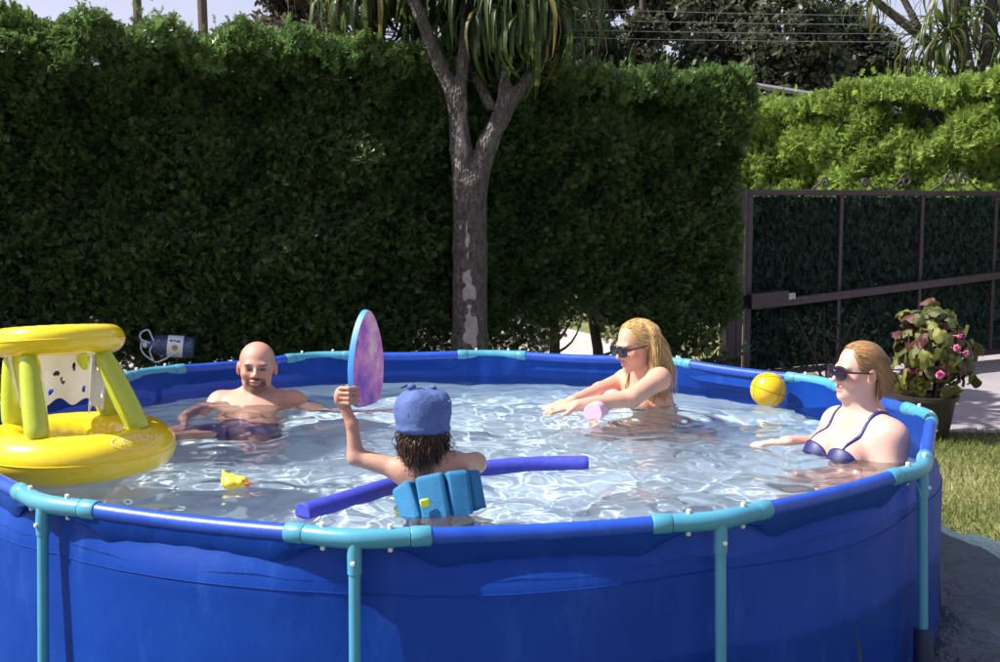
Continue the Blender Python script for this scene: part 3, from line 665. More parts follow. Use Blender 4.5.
def wall_r(th, z):
    """cloth hangs from the rail and is pushed out between the legs by the water"""
    i, u = seg_of(th); pr = poly_r(th); rc = JR[i]*(1-u)+JR[(i+1)]*u
    v = np.clip(z/RIM, 0, 1); s = math.sin(PI*u)
    hang = 1-np.clip((RIM-z)/.16, 0, 1)**1.0     # 1 at rail, 0 lower
    r_top = pr-.012-.026*math.exp(-min(u, 1-u)*9); r_low = rc-.038+.030*s*(1-.25*v)
    r_low -= .06*np.clip((.09-z)/.09, 0, 1)**2
    k = hang*hang*(3-2*hang); r = r_top*k+r_low*(1-k)
    # folds gathered near the joints, under the rail
    ed = min(u, 1-u); r += .008*math.sin(th*95+1.7*math.sin(th*23))*math.exp(-ed*9)*math.exp(-((z-.66)/.09)**2)
    return r
pool = empty('swimming_pool', (PC[0], PC[1], 0)); tag(pool, 'large round blue frame pool with teal joints and legs, full of water', 'swimming pool')
NT = NSEG*24; zs = np.concatenate([[.015, .03, .06, .10], np.linspace(.15, .5, 12), np.linspace(.53, .755, 18)])
ths = np.concatenate([np.linspace(JA[i], JA[i+1], 24, endpoint=False) for i in range(NSEG)])
V = np.array([(PC[0]+wall_r(t, z)*math.cos(t), PC[1]+wall_r(t, z)*math.sin(t), z) for z in zs for t in ths])
nz = len(zs); F = [(i*NT+k, i*NT+(k+1) % NT, (i+1)*NT+(k+1) % NT, (i+1)*NT+k) for i in range(nz-1) for k in range(NT)]
link_mesh('wall_liner', np_mesh('wall_liner', V, np.array(F), True), M['liner'], pool, True)
# floor of the pool, slightly uneven
nr = 24; V = [(PC[0], PC[1], .042)]; F = []
for i in range(1, nr+1):
    for k, t in enumerate(ths):
        r = (wall_r(t, .06)-.001)*i/nr; x, y = PC[0]+r*math.cos(t), PC[1]+r*math.sin(t); V.append((x, y, .042+.008*float(snoise(np.array(x), np.array(y), 5, 5))*(1 if i < nr else 0)+(.018 if i == nr else 0)))
fan = [(0, 1+k, 1+(k+1) % NT) for k in range(NT)]; quad = [(1+(i-1)*NT+k, 1+i*NT+k, 1+i*NT+(k+1) % NT, 1+(i-1)*NT+(k+1) % NT) for i in range(1, nr) for k in range(NT)]
for zz in (.12, .2, .28, .36, .40):
    for t in ths: rr_ = wall_r(t, zz)-.005; V.append((PC[0]+rr_*math.cos(t), PC[1]+rr_*math.sin(t), zz))
quad += [(1+(i-1)*NT+k, 1+i*NT+k, 1+i*NT+(k+1) % NT, 1+(i-1)*NT+(k+1) % NT) for i in range(nr, nr+5) for k in range(NT)]
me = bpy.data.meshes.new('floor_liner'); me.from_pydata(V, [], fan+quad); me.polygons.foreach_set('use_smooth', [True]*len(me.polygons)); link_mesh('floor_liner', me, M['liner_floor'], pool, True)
RR = .0225
for i in range(NSEG):
    a, b = J[i], J[(i+1) % NSEG]; e = b-a; L = np.linalg.norm(e); e = e/L
    m = MB(); n_ = 26; pts = []
    rr = [RR*(1+.006*rng.normal()) for _ in range(n_)]
    for k in range(n_): t = .16+(L-.32)*k/(n_-1); pts.append(a+e*t+np.array((0, 0, -.006*math.sin(PI*k/(n_-1)))))
    m.tube(pts, rr, 14); m.build('rail', M['sleeve'], pool, wet=True)
    # hem: stitched flap of the sleeve under the rail, outside
    out = unit(np.append((a+b)[:2]/2-PC, 0))
    hem = []
    for k in range(n_):
        t = .10+(L-.20)*k/(n_-1); p = a+e*t; sag = .0015*math.sin(k*1.9); q_ = min(1, min(k, n_-1-k)/4); q_ = q_*q_*(3-2*q_)
        hem += [p+np.array((0, 0, -.016))+out*.016, p+out*(.016+sag)+np.array((0, 0, -.024-.026*q_)), p+out*(.004+sag)+np.array((0, 0, -.028-(.052-.0015*math.sin(k*.9))*q_)), p-out*(.006-sag)+np.array((0, 0, -.027-.049*q_)), p-out*.004+np.array((0, 0, -.03))]
    F = [(k*5+q, k*5+q+1, k*5+q+6, k*5+q+5) for k in range(n_-1) for q in range(4)]
    m = MB(); m.add(hem, F); m.build('sleeve_hem', M['liner'], pool, wet=True, fix=False)
for i in range(NSEG):
    j = J[i]; p0 = J[i-1]; p1 = J[(i+1) % NSEG]; u0 = unit(p0-j); u1 = unit(p1-j); out = unit(np.append(j[:2]-PC, 0)); up = np.array((0, 0, 1.))
    m = MB(); pth = bez([j+u0*.135, j+u0*.07, j+u0*.028-out*.004, j-out*.010, j+u1*.028-out*.004, j+u1*.07, j+u1*.135], 30); m.tube(pth, .0252, 16)
    m.tube([j-out*.006, j-up*.045, j-up*.085], [.0185, .0185, .018], 14)
    el = m.build('elbow_joint', M['teal'], pool, wet=True)
    for u in (u0, u1):
        c = MB(); c.tube([j+u*.137, j+u*.141, j+u*.185, j+u*.188], [.0250, .0268, .0268, .0250], 16); c.build('collar', M['teal'], el, wet=True)
        for sgn in (1, -1):
            c = MB(); q = j+u*.088; c.tube([q+up*sgn*.021, q+up*sgn*.033, q+up*sgn*.0352], [.0065, .0065, .0045], 8); c.build('pin', M['white_plastic'], el, wet=True)
    m = MB(); ft = np.array((j[0]+out[0]*.028, j[1]+out[1]*.028, .0)); top = j-up*.080; m.tube([top, top*.5+ft*.5, ft+up*.02], .0152, 14); m.tube([top+up*.0, top-up*.004], .0180, 14)
    lg = m.build('leg', M['teal'], pool, wet=True)
    c = MB(); q = j-up*.055+out*.019; c.tube([q-out*.006, q+out*.004, q+out*.006], [.006, .006, .004], 8); c.build('pin', M['white_plastic'], lg)
    c = MB(); c.tube([ft+up*.0-out*.004, ft+up*.03, ft*.66+j*.34], [.036, .034, .029], 14); c.build('boot', M['boot'], lg)
for (zz, rr_) in ((.615, .0016), (.13, .0020)):
    m = MB(); m.tube([(PC[0]+(wall_r(t, zz)+.001)*math.cos(t), PC[1]+(wall_r(t, zz)+.001)*math.sin(t), zz+.004*math.sin(t*9)) for t in np.append(ths, ths[0]+2*PI)], rr_, 6, cap=False); m.build('weld_seam', M['liner'], pool, wet=True)
# groundsheet
gs = MB(); ang = R(32); G = 60; hs = 2.45; X, Y = np.meshgrid(np.linspace(-hs, hs, G), np.linspace(-hs, hs, G)); ca, sa = math.cos(ang), math.sin(ang)
Xw = PC[0]+X*ca-Y*sa; Yw = PC[1]+X*sa+Y*ca; Zw = .012+.03*np.abs(snoise(Xw, Yw, 9, 71))*(np.hypot(Xw-PC[0], Yw-PC[1]) > 1.86); i = np.arange(G*G).reshape(G, G)
me = np_mesh('groundsheet', np.stack([Xw, Yw, Zw], -1).reshape(-1, 3), np.stack([i[:-1, :-1], i[:-1, 1:], i[1:, 1:], i[1:, :-1]], -1).reshape(-1, 4), True)
tag(link_mesh('groundsheet', me, simple('tarp', (.03, .055, .07), (.06, .095, .115), 3, .42, .9, 7, bd=.05)), 'crumpled blue grey groundsheet spread under the pool on the lawn', 'groundsheet')

# water: a rippled sheet with real slopes
def wave(x, y):
    g = np.random.default_rng(5); z = 0*x
    amp = .60+.40/(1+np.exp(-(5.35-y)*3))+.30*snoise(x, y, 2.6, 17); amp = np.clip(amp, .3, 1.25)
    for k in range(76):
        L = .065*(11)**g.random(); a = g.uniform(0, 2*PI); ph = g.uniform(0, 2*PI)
        z = z+(.0029 if L > .2 else .0029*(L/.2)**.5)*L*np.sin(2*PI/L*(x*math.cos(a)+y*math.sin(a))+ph+.8*np.sin(2*PI/(L*3.1)*(x*math.sin(a)-y*math.cos(a))+ph*2))
    z = z*amp
    for (cx, cy, s_, am) in ((.30, 4.28, 11, .004), (.15, 5.3, 15, .003), (-.2, 3.75, 17, .004), (1.15, 4.4, 16, .004), (.62, 5.05, 24, .004), (-1.15, 5.25, 14, .005), (-1.35, 4.95, 20, .003)):
        r = np.hypot(x-cx, y-cy); z = z+am*np.sin(2*PI*r*s_/2.2)*np.exp(-(r/.42)**2)
    return z
nr = 230; na = 900; ta = np.linspace(0, 2*PI, na, endpoint=False); wr = np.array([wall_r(t, WZ) for t in ta])+.0015
rad = np.linspace(.002, 1, nr)**.75; Xw = PC[0]+rad[:, None]*wr*np.cos(ta); Yw = PC[1]+rad[:, None]*wr*np.sin(ta); Zw = WZ+wave(Xw, Yw)
V = np.concatenate([np.stack([Xw, Yw, Zw], -1).reshape(-1, 3)]); i = np.arange(nr*na).reshape(nr, na); i2 = np.concatenate([i, i[:, :1]], 1)
F = np.stack([i2[:-1, :-1], i2[1:, :-1], i2[1:, 1:], i2[:-1, 1:]], -1).reshape(-1, 4)
m, nt, p = mat_new('water'); nt.nodes.remove(p)
# surface water: mirror by the Fresnel law; what passes is bent, and partly let straight through so that the sun reaches the floor
fr = nt.nodes.new('ShaderNodeFresnel'); fr.inputs[0].default_value = 1.33
rf = nt.nodes.new('ShaderNodeBsdfRefraction'); rf.inputs['IOR'].default_value = 1.33; rf.inputs['Roughness'].default_value = 0; rf.inputs['Color'].default_value = (.94, .985, 1, 1)
tr_ = nt.nodes.new('ShaderNodeBsdfTransparent'); tr_.inputs[0].default_value = (.94, .985, 1, 1); gl = nt.nodes.new('ShaderNodeBsdfGlossy'); gl.inputs['Roughness'].default_value = 0
m1 = nt.nodes.new('ShaderNodeMixShader'); m1.inputs[0].default_value = .16; nt.links.new(rf.outputs[0], m1.inputs[1]); nt.links.new(tr_.outputs[0], m1.inputs[2])
m2 = nt.nodes.new('ShaderNodeMixShader'); nt.links.new(fr.outputs[0], m2.inputs[0]); nt.links.new(m1.outputs[0], m2.inputs[1]); nt.links.new(gl.outputs[0], m2.inputs[2]); nt.links.new(m2.outputs[0], nt.nodes['Material Output'].inputs[0])
wo = tag(link_mesh('water', np_mesh('water', V, F, True), m), kind='structure'); wo.cycles.is_caustics_caster = True

# ------------------------------------------------------------------ people
def on_water(px, py, z=WZ): 
    d = 4.0
    for _ in range(60):
        p = A(px, py, d); d *= (CAM[2]-z)/max(1e-3, CAM[2]-p[2])
    return A(px, py, d)
def strands(name, F, roots, length, gdir, cols, coll, parent, r=.0022, steps=14, wav=.012, d0=None, stiff=.72, sweep=0, bkd=np.zeros(3)):
    n = len(roots); P = roots@(F[0].T)*F[2]+F[1]; rel = to_local(P, F); Dr = (rel/np.linalg.norm(rel, axis=1)[:, None])@F[0].T
    if d0 is not None: Dr = Dr*.35+np.asarray(d0)
    Dr /= np.linalg.norm(Dr, axis=1)[:, None]; ds = np.asarray(length)[:, None]/steps; out = [P.copy()]; ph = rng.uniform(0, 6.28, (n, 1)); sd = rng.normal(size=(n, 3))
    for k in range(steps):
        Dr = stiff*Dr+(1-stiff)*(np.asarray(gdir)+np.maximum(0, np.asarray(sweep)-k*.16)*bkd); Dr /= np.linalg.norm(Dr, axis=1)[:, None]; P = P+Dr*ds+sd*wav*np.sin(ph+k*.9)*ds*4
        for (Fc, c, rad) in coll:
            L = to_local(P, Fc)-np.array(c); q = np.sqrt(((L/np.array(rad))**2).sum(1)); m = q < 1
            if m.any(): L[m] = L[m]/q[m][:, None]; P[m] = ((L[m]+np.array(c))*Fc[2])@Fc[0].T+Fc[1]
        out.append(P.copy())
    O = np.array(out); m = steps+1; U = rng.normal(size=(n, 3)); V = np.zeros((n, m, 3, 3)); 
    for k in range(m):
        t = O[min(k+1, m-1)]-O[max(k-1, 0)]; t /= np.linalg.norm(t, axis=1)[:, None]+1e-9; a = np.cross(t, U); a /= np.linalg.norm(a, axis=1)[:, None]+1e-9; b = np.cross(t, a); rr = r*(1-.65*(k/(m-1))**2)
        for q in range(3): V[:, k, q] = O[k]+rr*(math.cos(q*2.094)*a+math.sin(q*2.094)*b)
    base = (np.arange(n)*m*3)[:, None, None]; kk = np.arange(m-1)[None, :, None]*3; q = np.arange(3)[None, None]; q2 = (q+1) % 3
    Fc = np.stack([base+kk+q, base+kk+q2, base+kk+3+q2, base+kk+3+q], -1).reshape(-1, 4)
    me = np_mesh(name, V.reshape(-1, 3), Fc, True, np.repeat(cols, m*3, 0)); return link_mesh(name, me, M['hair'], parent, True)
def scalp(n, ymax, zmin, rad=(.078, .100, .090), ctr=(0, -.012, .032)):
    v = rng.normal(size=(n*6, 3)); v /= np.linalg.norm(v, axis=1)[:, None]; P = v*np.array(rad)+np.array(ctr); k = (P[:, 1] < ymax+.25*np.maximum(0, P[:, 2]-.07)) & (P[:, 2] > zmin-.55*np.minimum(0, P[:, 1]+.02)*-1); return P[k][:n]
def hair_cols(n, base, var=.3): b = np.array(base)[None]*(1+var*rng.normal(size=(n, 1)).clip(-1.5, 1.8)); return b.clip(.005, .9)
def glasses(F, parent, lens_col=None, big=1.0, drop=0):
    g = MB(); e = MB()
    def W(p): return F[0]@(np.array(p)*F[2])+F[1]
    for s in (-1, 1):
        ring = []; c = np.array((s*.034, .112, -.004+drop)); w, h = .029*big, .0215*big
        for k in range(24):
            a = 2*PI*k/24; ca, sa = math.cos(a), math.sin(a); u = math.copysign(abs(ca)**.7, ca)*w; v = math.copysign(abs(sa)**.7, sa)*h*(1.0+(.14 if sa > 0 else 0)); ring.append(c+np.array((u, -abs(u+s*.034)**2*1.6*0-.30*(abs(c[0]+u))**2*5, v)))
        fr = [W(p) for p in ring]; g.tube(fr+[fr[0]], .0040, 6, cap=False)
        b = len(e.v); e.add([W(p+np.array((0, .0015, 0))) for p in ring]+[W(c+np.array((0, .003, 0)))], [(k, (k+1) % 24, 24) for k in range(24)]); e.add([W(p-np.array((0, .0015, 0))) for p in ring]+[W(c+np.array((0, .0005, 0)))], [((k+1) % 24, k, 24) for k in range(24)])
        g.tube([W((s*.064, .100, .006+drop)), W((s*.0755, .075, .004+drop)), W((s*.082, .03, .003+drop)), W((s*.084, -.015, .0+drop)), W((s*.082, -.03, -.014+drop))], [.0048, .0042, .0034, .003, .003], 6)
    g.tube([W((-.007, .113, .003+drop)), W((0, .116, .006+drop)), W((.007, .113, .003+drop))], .0034, 6)
    root = g.build('sunglasses', M['black'], parent); e.build('lens', M['lens'], root, fix=False); return root
M['lens'] = simple('lens', (.012, .010, .016), (.02, .014, .03), 10, .06)

# --- man with shaved head, reclining in the far left of the water
man = empty('person', (-1.12, 5.45, .05)); tag(man, 'bald bearded person sitting back in the water facing the camera', 'person')
SK = (.51, .275, .195); F = frame(A(257, 366.5, 5.60), (.13, -1, .03), (.04, 0, 1), np.array((1.08, 1.0, .965)))
S = Sdf(); head_prims(S, F); W = lambda p: F[0]@(np.array(p)*F[2])+F[1]
nb = A(257, 402, 5.67); sL = A(221, 404, 5.64); sR = A(294, 404, 5.64)
S.cone(W((0, -.022, -.06)), nb, .060, .066, .03); S.cone(nb+np.array((0, .0, .01)), sL, .058, .058, .05); S.cone(nb+np.array((0, 0, .01)), sR, .058, .058, .05)
mid = (sL+sR)/2; ch = mid+np.array((.0, -.10, -.09)); pel = np.array((-1.09, 5.18, .37))
S.ell(ch, (.185, .13, .12), .05, rot=np.array(frame((0, 0, 0), (0, -.8, -.5), (0, -.5, .8))[0])); S.cone(mid+np.array((-.07, -.03, -.03)), ch, .09, .10, .05); S.cone(mid+np.array((.07, -.03, -.03)), ch, .09, .10, .05)
for s in (-1, 1): S.ell(ch+np.array((s*.075, -.07, .04)), (.075, .06, .045), .04)
S.cone(ch, (ch+pel)/2+np.array((0, 0, .02)), .135, .135, .05); S.cone((ch+pel)/2+np.array((0, 0, .02)), pel, .135, .13, .05)
for (sh, el, wr, nm, sd) in ((sL, (-1.44, 5.46, .47), (-1.40, 5.24, .40), (0, 0, 1), 1), (sR, (-.83, 5.50, .50), (-.62, 5.42, .56), (0, 0, 1), -1)):
    el, wr = np.array(el), np.array(wr); S.cone(sh, el, .060, .044, .03); S.cone(el, wr, .045, .029, .02); hand(S, wr, wr-el, nm, 1.0, sd, .25)
for (hp, kn, an, toe) in (((-1.17, 5.16, .39), (-1.54, 5.02, .53), (-1.70, 5.30, .30), (-1.78, 5.34, .34)), ((-1.04, 5.11, .39), (-1.36, 4.84, .55), (-1.64, 4.98, .30), (-1.73, 5.02, .34))):
    S.cone(hp, kn, .088, .058, .04); S.cone(kn, an, .060, .040, .02); S.cone(an, toe, .038, .028, .02)
regs = face_regs(F, SK, (.42, .17, .14), (.09, .06, .045))
bd = (.055, .032, .024); regs = [(F, (0, .085, -.096), (.046, .06, .030), bd, .4), (F, (0, .09, -.053), (.034, .03, .009), bd, .45), (F, (.034, .08, -.072), (.011, .04, .026), bd, .5), (F, (-.034, .08, -.072), (.011, .04, .026), bd, .5), (F, (0, .03, -.105), (.062, .06, .03), (.24, .14, .10), .5), (F, (0, -.03, .03), (.09, .11, .045), (.38, .22, .165), .35), (F, (0, .09, .07), (.06, .06, .055), (.56, .30, .22), .6)]+regs
o, Dm = solid(S, .0048, 'body', M['skin'], man, SK, regs, keep=True)
rg = Sdf(); rg.ell(pel+np.array((-.05, -.02, 0)), (.18, .14, .16), .01); rg.cone((-1.17, 5.16, .39), (-1.31, 5.11, .44), .12, .11, .02); rg.cone((-1.04, 5.11, .39), (-1.17, 5.00, .46), .12, .11, .02)
cloth(Dm, rg, 'swim_shorts', M['navy'], man, .010)

# --- blonde woman in the middle, leaning on a noodle
wm = empty('person', (.70, 5.62, .05)); tag(wm, 'person with long blonde hair and dark sunglasses leaning forward with both arms stretched', 'person')
SK2 = (.60, .345, .235); F = frame(A(636, 345, 5.50), (-.86, -.48, -.20), (-.12, -.05, 1), .95); W = lambda p: F[0]@(np.array(p)*F[2])+F[1]
S = Sdf(); head_prims(S, F, False, True)
sN = A(659, 379, 5.42); sF = A(626, 380, 5.74); nb = (sN+sF)/2+np.array((.015, .01, .035)); f2 = unit((-.86, -.5, 0)); l2 = unit(sN-sF)
S.cone(W((0, -.022, -.06)), nb, .049, .054, .03); S.cone(nb, sN, .046, .050, .045); S.cone(nb, sF, .046, .050, .045)
mid = (sN+sF)/2; Rt = np.stack([l2, f2, np.array((0, 0, 1.))], 1)
S.ell(mid+np.array((.03, .01, -.13)), (.145, .098, .17), .05, rot=Rt); S.cone(mid+np.array((.05, .02, -.25)), (.78, 5.66, .27), .105, .125, .06)
for s in (-1, 1): S.ell(mid+f2*.085+l2*s*.07+np.array((.02, 0, -.145)), (.06, .06, .058), .03)
eN = A(632, 398, 5.30); wN = A(577, 405.5, 5.22); eF = A(600, 391, 5.62); wF = A(573, 401, 5.38)
S.cone(sN, eN, .050, .041, .03); S.cone(eN, wN, .041, .026, .02); hand(S, wN, np.array((-1, -.05, -.12)), (0, -.25, 1), .95, 1, .35)
S.cone(sF, eF, .049, .040, .03); S.cone(eF, wF, .040, .026, .02); hand(S, wF, np.array((-1, -.22, -.15)), (0, .1, 1), .95, -1, .35)
for (hp, kn, an, toe) in (((.72, 5.56, .24), (.46, 5.40, .14), (.84, 5.44, .10), (.94, 5.44, .09)), ((.80, 5.74, .24), (.52, 5.66, .14), (.92, 5.72, .10), (1.02, 5.72, .09))):
    S.cone(hp, kn, .085, .058, .04); S.cone(kn, an, .056, .036, .02); S.cone(an, toe, .034, .026, .02)
o, Dm = solid(S, .0048, 'body', M['skin'], wm, SK2, face_regs(F, SK2, (.58, .19, .17), (.30, .18, .09), True), keep=True)
rg = Sdf()
for s in (-1, 1): rg.ell(mid+f2*.10+l2*s*.07+np.array((.02, 0, -.155)), (.062, .062, .055), .01)
th = np.linspace(0, 2*PI, 17); ring = [mid+np.array((.03, .01, -.165))+l2*.16*math.cos(a)+f2*.12*math.sin(a) for a in th]; rg.chain(ring, [.016]*17, .005)
cloth(Dm, rg, 'bikini_top', M['tealcloth'], wm, .006)
glasses(F, wm, big=1.08)
hs_ = Sdf(); hs_.ell((0, -.020, .036), (.084, .102, .090), .01, F=F); hs_.ell((0, .115, -.01), (.10, .095, .105), .012, '-', F=F); hs_.ell((0, -.068, -.04), (.060, .042, .08), .03, F=F)
ho = solid(hs_, .005, 'hair', M['hair'], wm, (.50, .30, .11))
n = 4200; rt = scalp(n, .044, .0, (.084, .104, .094)); n = len(rt); swp = np.clip((rt[:, 1]+.03)/.05, 0, 1)[:, None]
bk = -F[0][:, 1]; gd = np.array((0, 0, -1.))-bk*.0; c1 = [(F, (0, -.012, .030), (.085, .104, .093)), (F, (0, .02, -.05), (.068, .078, .09)), (frame(nb-np.array((0, 0, .05)), f2, (0, 0, 1)), (0, 0, 0), (.10, .085, .10)), (frame(sN, f2), (0, 0, 0), (.056, .056, .056)), (frame(sF, f2), (0, 0, 0), (.056, .056, .056))]
strands('hair_strands', F, rt, .15+.23*rng.random(n)**.7, gd, hair_cols(n, (.62, .40, .165), .35), c1, ho, .0015, 18, .022, bk*.5*swp, .5, 2.0*swp, bk)

# --- woman on the right against the rim
wr_ = empty('person', (1.38, 4.45, .05)); tag(wr_, 'person with wet swept-back hair and blue bikini resting against the pool rim', 'person')
SK3 = (.62, .37, .29); F = frame(A(859, 371, 4.42), (-.95, -.28, .02), (.04, 0, 1), .905); W = lambda p: F[0]@(np.array(p)*F[2])+F[1]
S = Sdf(); head_prims(S, F, True, True); f3 = unit((-.93, -.36, 0)); l3 = np.array((-f3[1], f3[0], 0)); SM = A(862, 430, 4.43); Rt = np.stack([l3, f3, np.array((0, 0, 1.))], 1)
sN = SM+l3*.135+np.array((.01, 0, -.008)); sF = SM-l3*.135+np.array((0, 0, .0)); nb = SM+np.array((.005, 0, .045))
S.cone(W((0, -.024, -.055)), nb, .054, .062, .035); S.cone(W((0, .03, -.085)), nb+f3*.03, .034, .04, .03); S.cone(nb, sN, .058, .066, .05); S.cone(nb, sF, .058, .062, .05)
S.ell(SM+np.array((.01, 0, -.13)), (.165, .115, .18), .06, rot=Rt); S.cone(SM+np.array((.02, 0, -.24)), (1.40, 4.44, .27), .13, .15, .06); S.ell(SM-f3*.06+np.array((0, 0, -.09)), (.15, .07, .12), .05, rot=Rt)
for s in (-1, 1): S.ell(SM+f3*.118+l3*s*.072+np.array((0, 0, -.105)), (.072, .070, .066), .03); S.ell(SM+f3*.08+l3*s*.072+np.array((0, 0, -.06)), (.07, .05, .05), .05)
eN = SM+l3*.20+f3*.03+np.array((0, 0, -.25)); wN = eN+np.array((-.22, -.02, .03)); S.cone(sN, eN, .066, .050, .04); S.cone(eN, wN, .048, .029, .02); hand(S, wN, wN-eN, (0, 0, 1), .95, 1, .3)
eF = A(820, 447, 4.72); wF = A(788, 443, 4.58); S.cone(sF, eF, .060, .048, .04); S.cone(eF, wF, .047, .028, .02); hand(S, wF, (-1, -.12, .02), (.1, .1, 1), .95, -1, .25)
for (hp, kn, an, toe) in (((1.36, 4.36, .20), (1.08, 4.26, .12), (1.38, 4.22, .09), (1.46, 4.22, .09)), ((1.36, 4.54, .20), (1.10, 4.60, .12), (1.40, 4.62, .09), (1.48, 4.62, .09))):
    S.cone(hp, kn, .10, .066, .04); S.cone(kn, an, .062, .04, .02); S.cone(an, toe, .036, .028, .02)
o, Dm = solid(S, .0044, 'body', M['skin'], wr_, SK3, face_regs(F, SK3, (.58, .20, .18), (.30, .2, .13), True), keep=True)
rg = Sdf()
for s in (-1, 1): rg.ell(SM+f3*.170+l3*s*.082+np.array((0, 0, -.100)), (.070, .085, .058), .01)
for s in (-1, 1):
    rg.ell(SM+l3*s*.095+np.array((0, 0, -.03)), (.0075, .165, .20), .003, rot=Rt)
th = np.linspace(0, 2*PI, 25); ring = [SM+np.array((.0, 0, -.155))+l3*.18*math.cos(a)+f3*.145*math.sin(a) for a in th if math.sin(a) < -.3]; ring = ring[-9:]+ring[:-9] if False else [q for q in ring]
for q in ring: rg.ell(q, (.03, .03, .02), .004)
cloth(Dm, rg, 'bikini_top', M['navy'], wr_, .005)
glasses(F, wr_, big=1.12)
hs_ = Sdf(); hs_.ell((0, -.018, .034), (.0815, .101, .091), .01, F=F); hs_.ell((0, .118, -.01), (.10, .092, .112), .01, '-', F=F); hs_.ell((.09, .01, -.02), (.022, .034, .042), .01, '-', F=F); hs_.ell((-.09, .01, -.02), (.022, .034, .042), .01, '-', F=F); hs_.ell((0, -.066, -.05), (.052, .036, .062), .03, F=F)
ho = solid(hs_, .0045, 'hair', M['hair'], wr_, (.22, .125, .055))
n = 3200; rt = scalp(n, .048, .015, (.081, .101, .091)); n = len(rt); bk = -F[0][:, 1]; swp = np.clip((rt[:, 1]+.05)/.08, 0, 1)[:, None]
strands('hair_strands', F, rt, rng.uniform(.07, .12, n)+.07*swp[:, 0], -bk*.30+np.array((0, 0, -1.)), hair_cols(n, (.31, .175, .075), .4), [(F, (0, -.012, .032), (.082, .103, .0925)), (F, (0, -.06, -.06), (.05, .042, .08))], ho, .0014, 14, .004, bk*1.5+np.array((0, 0, .15)), .45, .5+2.3*swp, bk)

# --- child with sun hat seen from behind
kid = empty('person', (-.19, 3.68, .05)); tag(kid, 'child in a denim sun hat seen from behind, raising one arm', 'person')
SK4 = (.50, .275, .185); F = frame(A(424, 424, 3.68), (.22, 1, -.10), (0, .06, 1), .84); W = lambda p: F[0]@(np.array(p)*F[2])+F[1]
S = Sdf(); head_prims(S, F, True, True); sL = A(402, 470, 3.655); sR = A(456, 465, 3.67); nb = A(428, 461, 3.675); tor = A(432, 495, 3.69)
S.cone(W((0, -.02, -.055)), nb, .037, .042, .03); S.cone(nb, sL, .036, .037, .04); S.cone(nb, sR, .036, .037, .04)
S.ell((sL+sR)/2+np.array((0, .015, -.045)), (.092, .062, .085), .04); S.cone(tor, (-.19, 3.70, .36), .072, .078, .05); S.cone((-.19, 3.70, .40), (-.19, 3.71, .33), .082, .088, .04)
for s in (-1, 1): S.ell((sL+sR)/2+np.array((s*.048, -.032, -.035)), (.035, .022, .045), .025)
eL = A(356, 457, 3.68); wL = A(352, 424, 3.675); S.cone(sL, eL, .034, .026, .025); S.cone(eL, wL, .026, .018, .015)
eR = A(476, 463, 3.76); wR = A(452, 468, 3.92); S.cone(sR, eR, .037, .033, .025); S.cone(eR, wR, .030, .021, .015); hand(S, wR, wR-eR, (0, 0, 1), .68, 1, .5)
for (hp, kn, an, toe) in (((-.24, 3.72, .31), (-.28, 3.95, .22), (-.28, 3.90, .09), (-.28, 4.0, .08)), ((-.14, 3.72, .31), (-.10, 3.95, .22), (-.10, 3.90, .09), (-.10, 4.0, .08))):
    S.cone(hp, kn, .062, .044, .03); S.cone(kn, an, .042, .03, .02); S.cone(an, toe, .028, .02, .015)
# hand closed round the near edge of the board
BT = unit((.38, .925, 0)); BN = np.array((BT[1], -BT[0], 0)); BC = A(366, 352, 3.76); edge = BC-BT*.094+np.array((-.01, 0, -.118)); u3 = np.array((0, 0, 1.))
S.ell(edge-BT*.010-BN*.026+u3*-.010, (.015, .023, .030), .012, rot=np.stack([BN, BT, u3], 1)); S.cone(wL, edge-BT*.006-BN*.022+u3*-.02, .018, .018, .012)
for i in range(4):
    z = u3*(.018-.0155*i); b = edge-BT*.022-BN*.016+z; m1 = edge-BT*.020+BN*.012+z; m2 = edge+BT*.004+BN*.0225+z; m3 = edge+BT*.026+BN*.0215+z
    S.cone(b, m1, .0074, .0068, .003); S.cone(m1, m2, .0068, .0064, .003); S.cone(m2, m3, .0064, .0052, .003)
S.cone(edge-BN*.028+u3*.004, edge+BT*.034-BN*.0215+u3*.014, .0095, .0072, .008)
o, Dm = solid(S, .0042, 'body', M['skin'], kid, SK4, face_regs(F, SK4), keep=True)
rg = Sdf(); rg.ell((-.19, 3.71, .32), (.14, .13, .085), .01); cloth(Dm, rg, 'swim_trunks', M['navy'], kid, .006)
# hat: gathered denim crown, turned-up band, knot and tie
Sh = Sdf(); Sh.ell((0, -.014, .034), (.102, .120, .100), .01, F=F)
for i in range(11):
    a = 2*PI*i/11+.2; Sh.ell((.068*math.cos(a), -.012+.084*math.sin(a), .078+.012*math.sin(3*a)), (.020, .020, .026), .05, F=F)
Sh.ell((0, -.008, -.016), (.101, .121, .022), .02, F=F); Sh.ell((0, .05, -.112), (.18, .22, .080), .006, '-', F=F)
D_, lo_, h_, ax_ = Sh.grid(.0042); X_, Y_, Z_ = np.meshgrid(*ax_, indexing='ij'); D_ = D_-.0007*np.sin(X_*150+2*np.sin(Z_*60))*np.sin(Z_*95+Y_*70+1.5*np.sin(X_*70)); V, Fq = nets(D_, lo_, h_)
hat = link_mesh('sun_hat', np_mesh('sun_hat', V, Fq, True), M['denim'], kid, True)
gm = MB()
for k in range(6):
    ph = PI*k/6+.3; pts = []
    for th in np.linspace(-R(88), R(88), 33): pts.append(W((.1035*math.sin(th)*math.cos(ph), -.014+.1215*math.sin(th)*math.sin(ph), .034+.1015*math.cos(th))))
    gm.tube(pts, .0020, 5)
gm.build('panel_seam', M['denim'], hat)
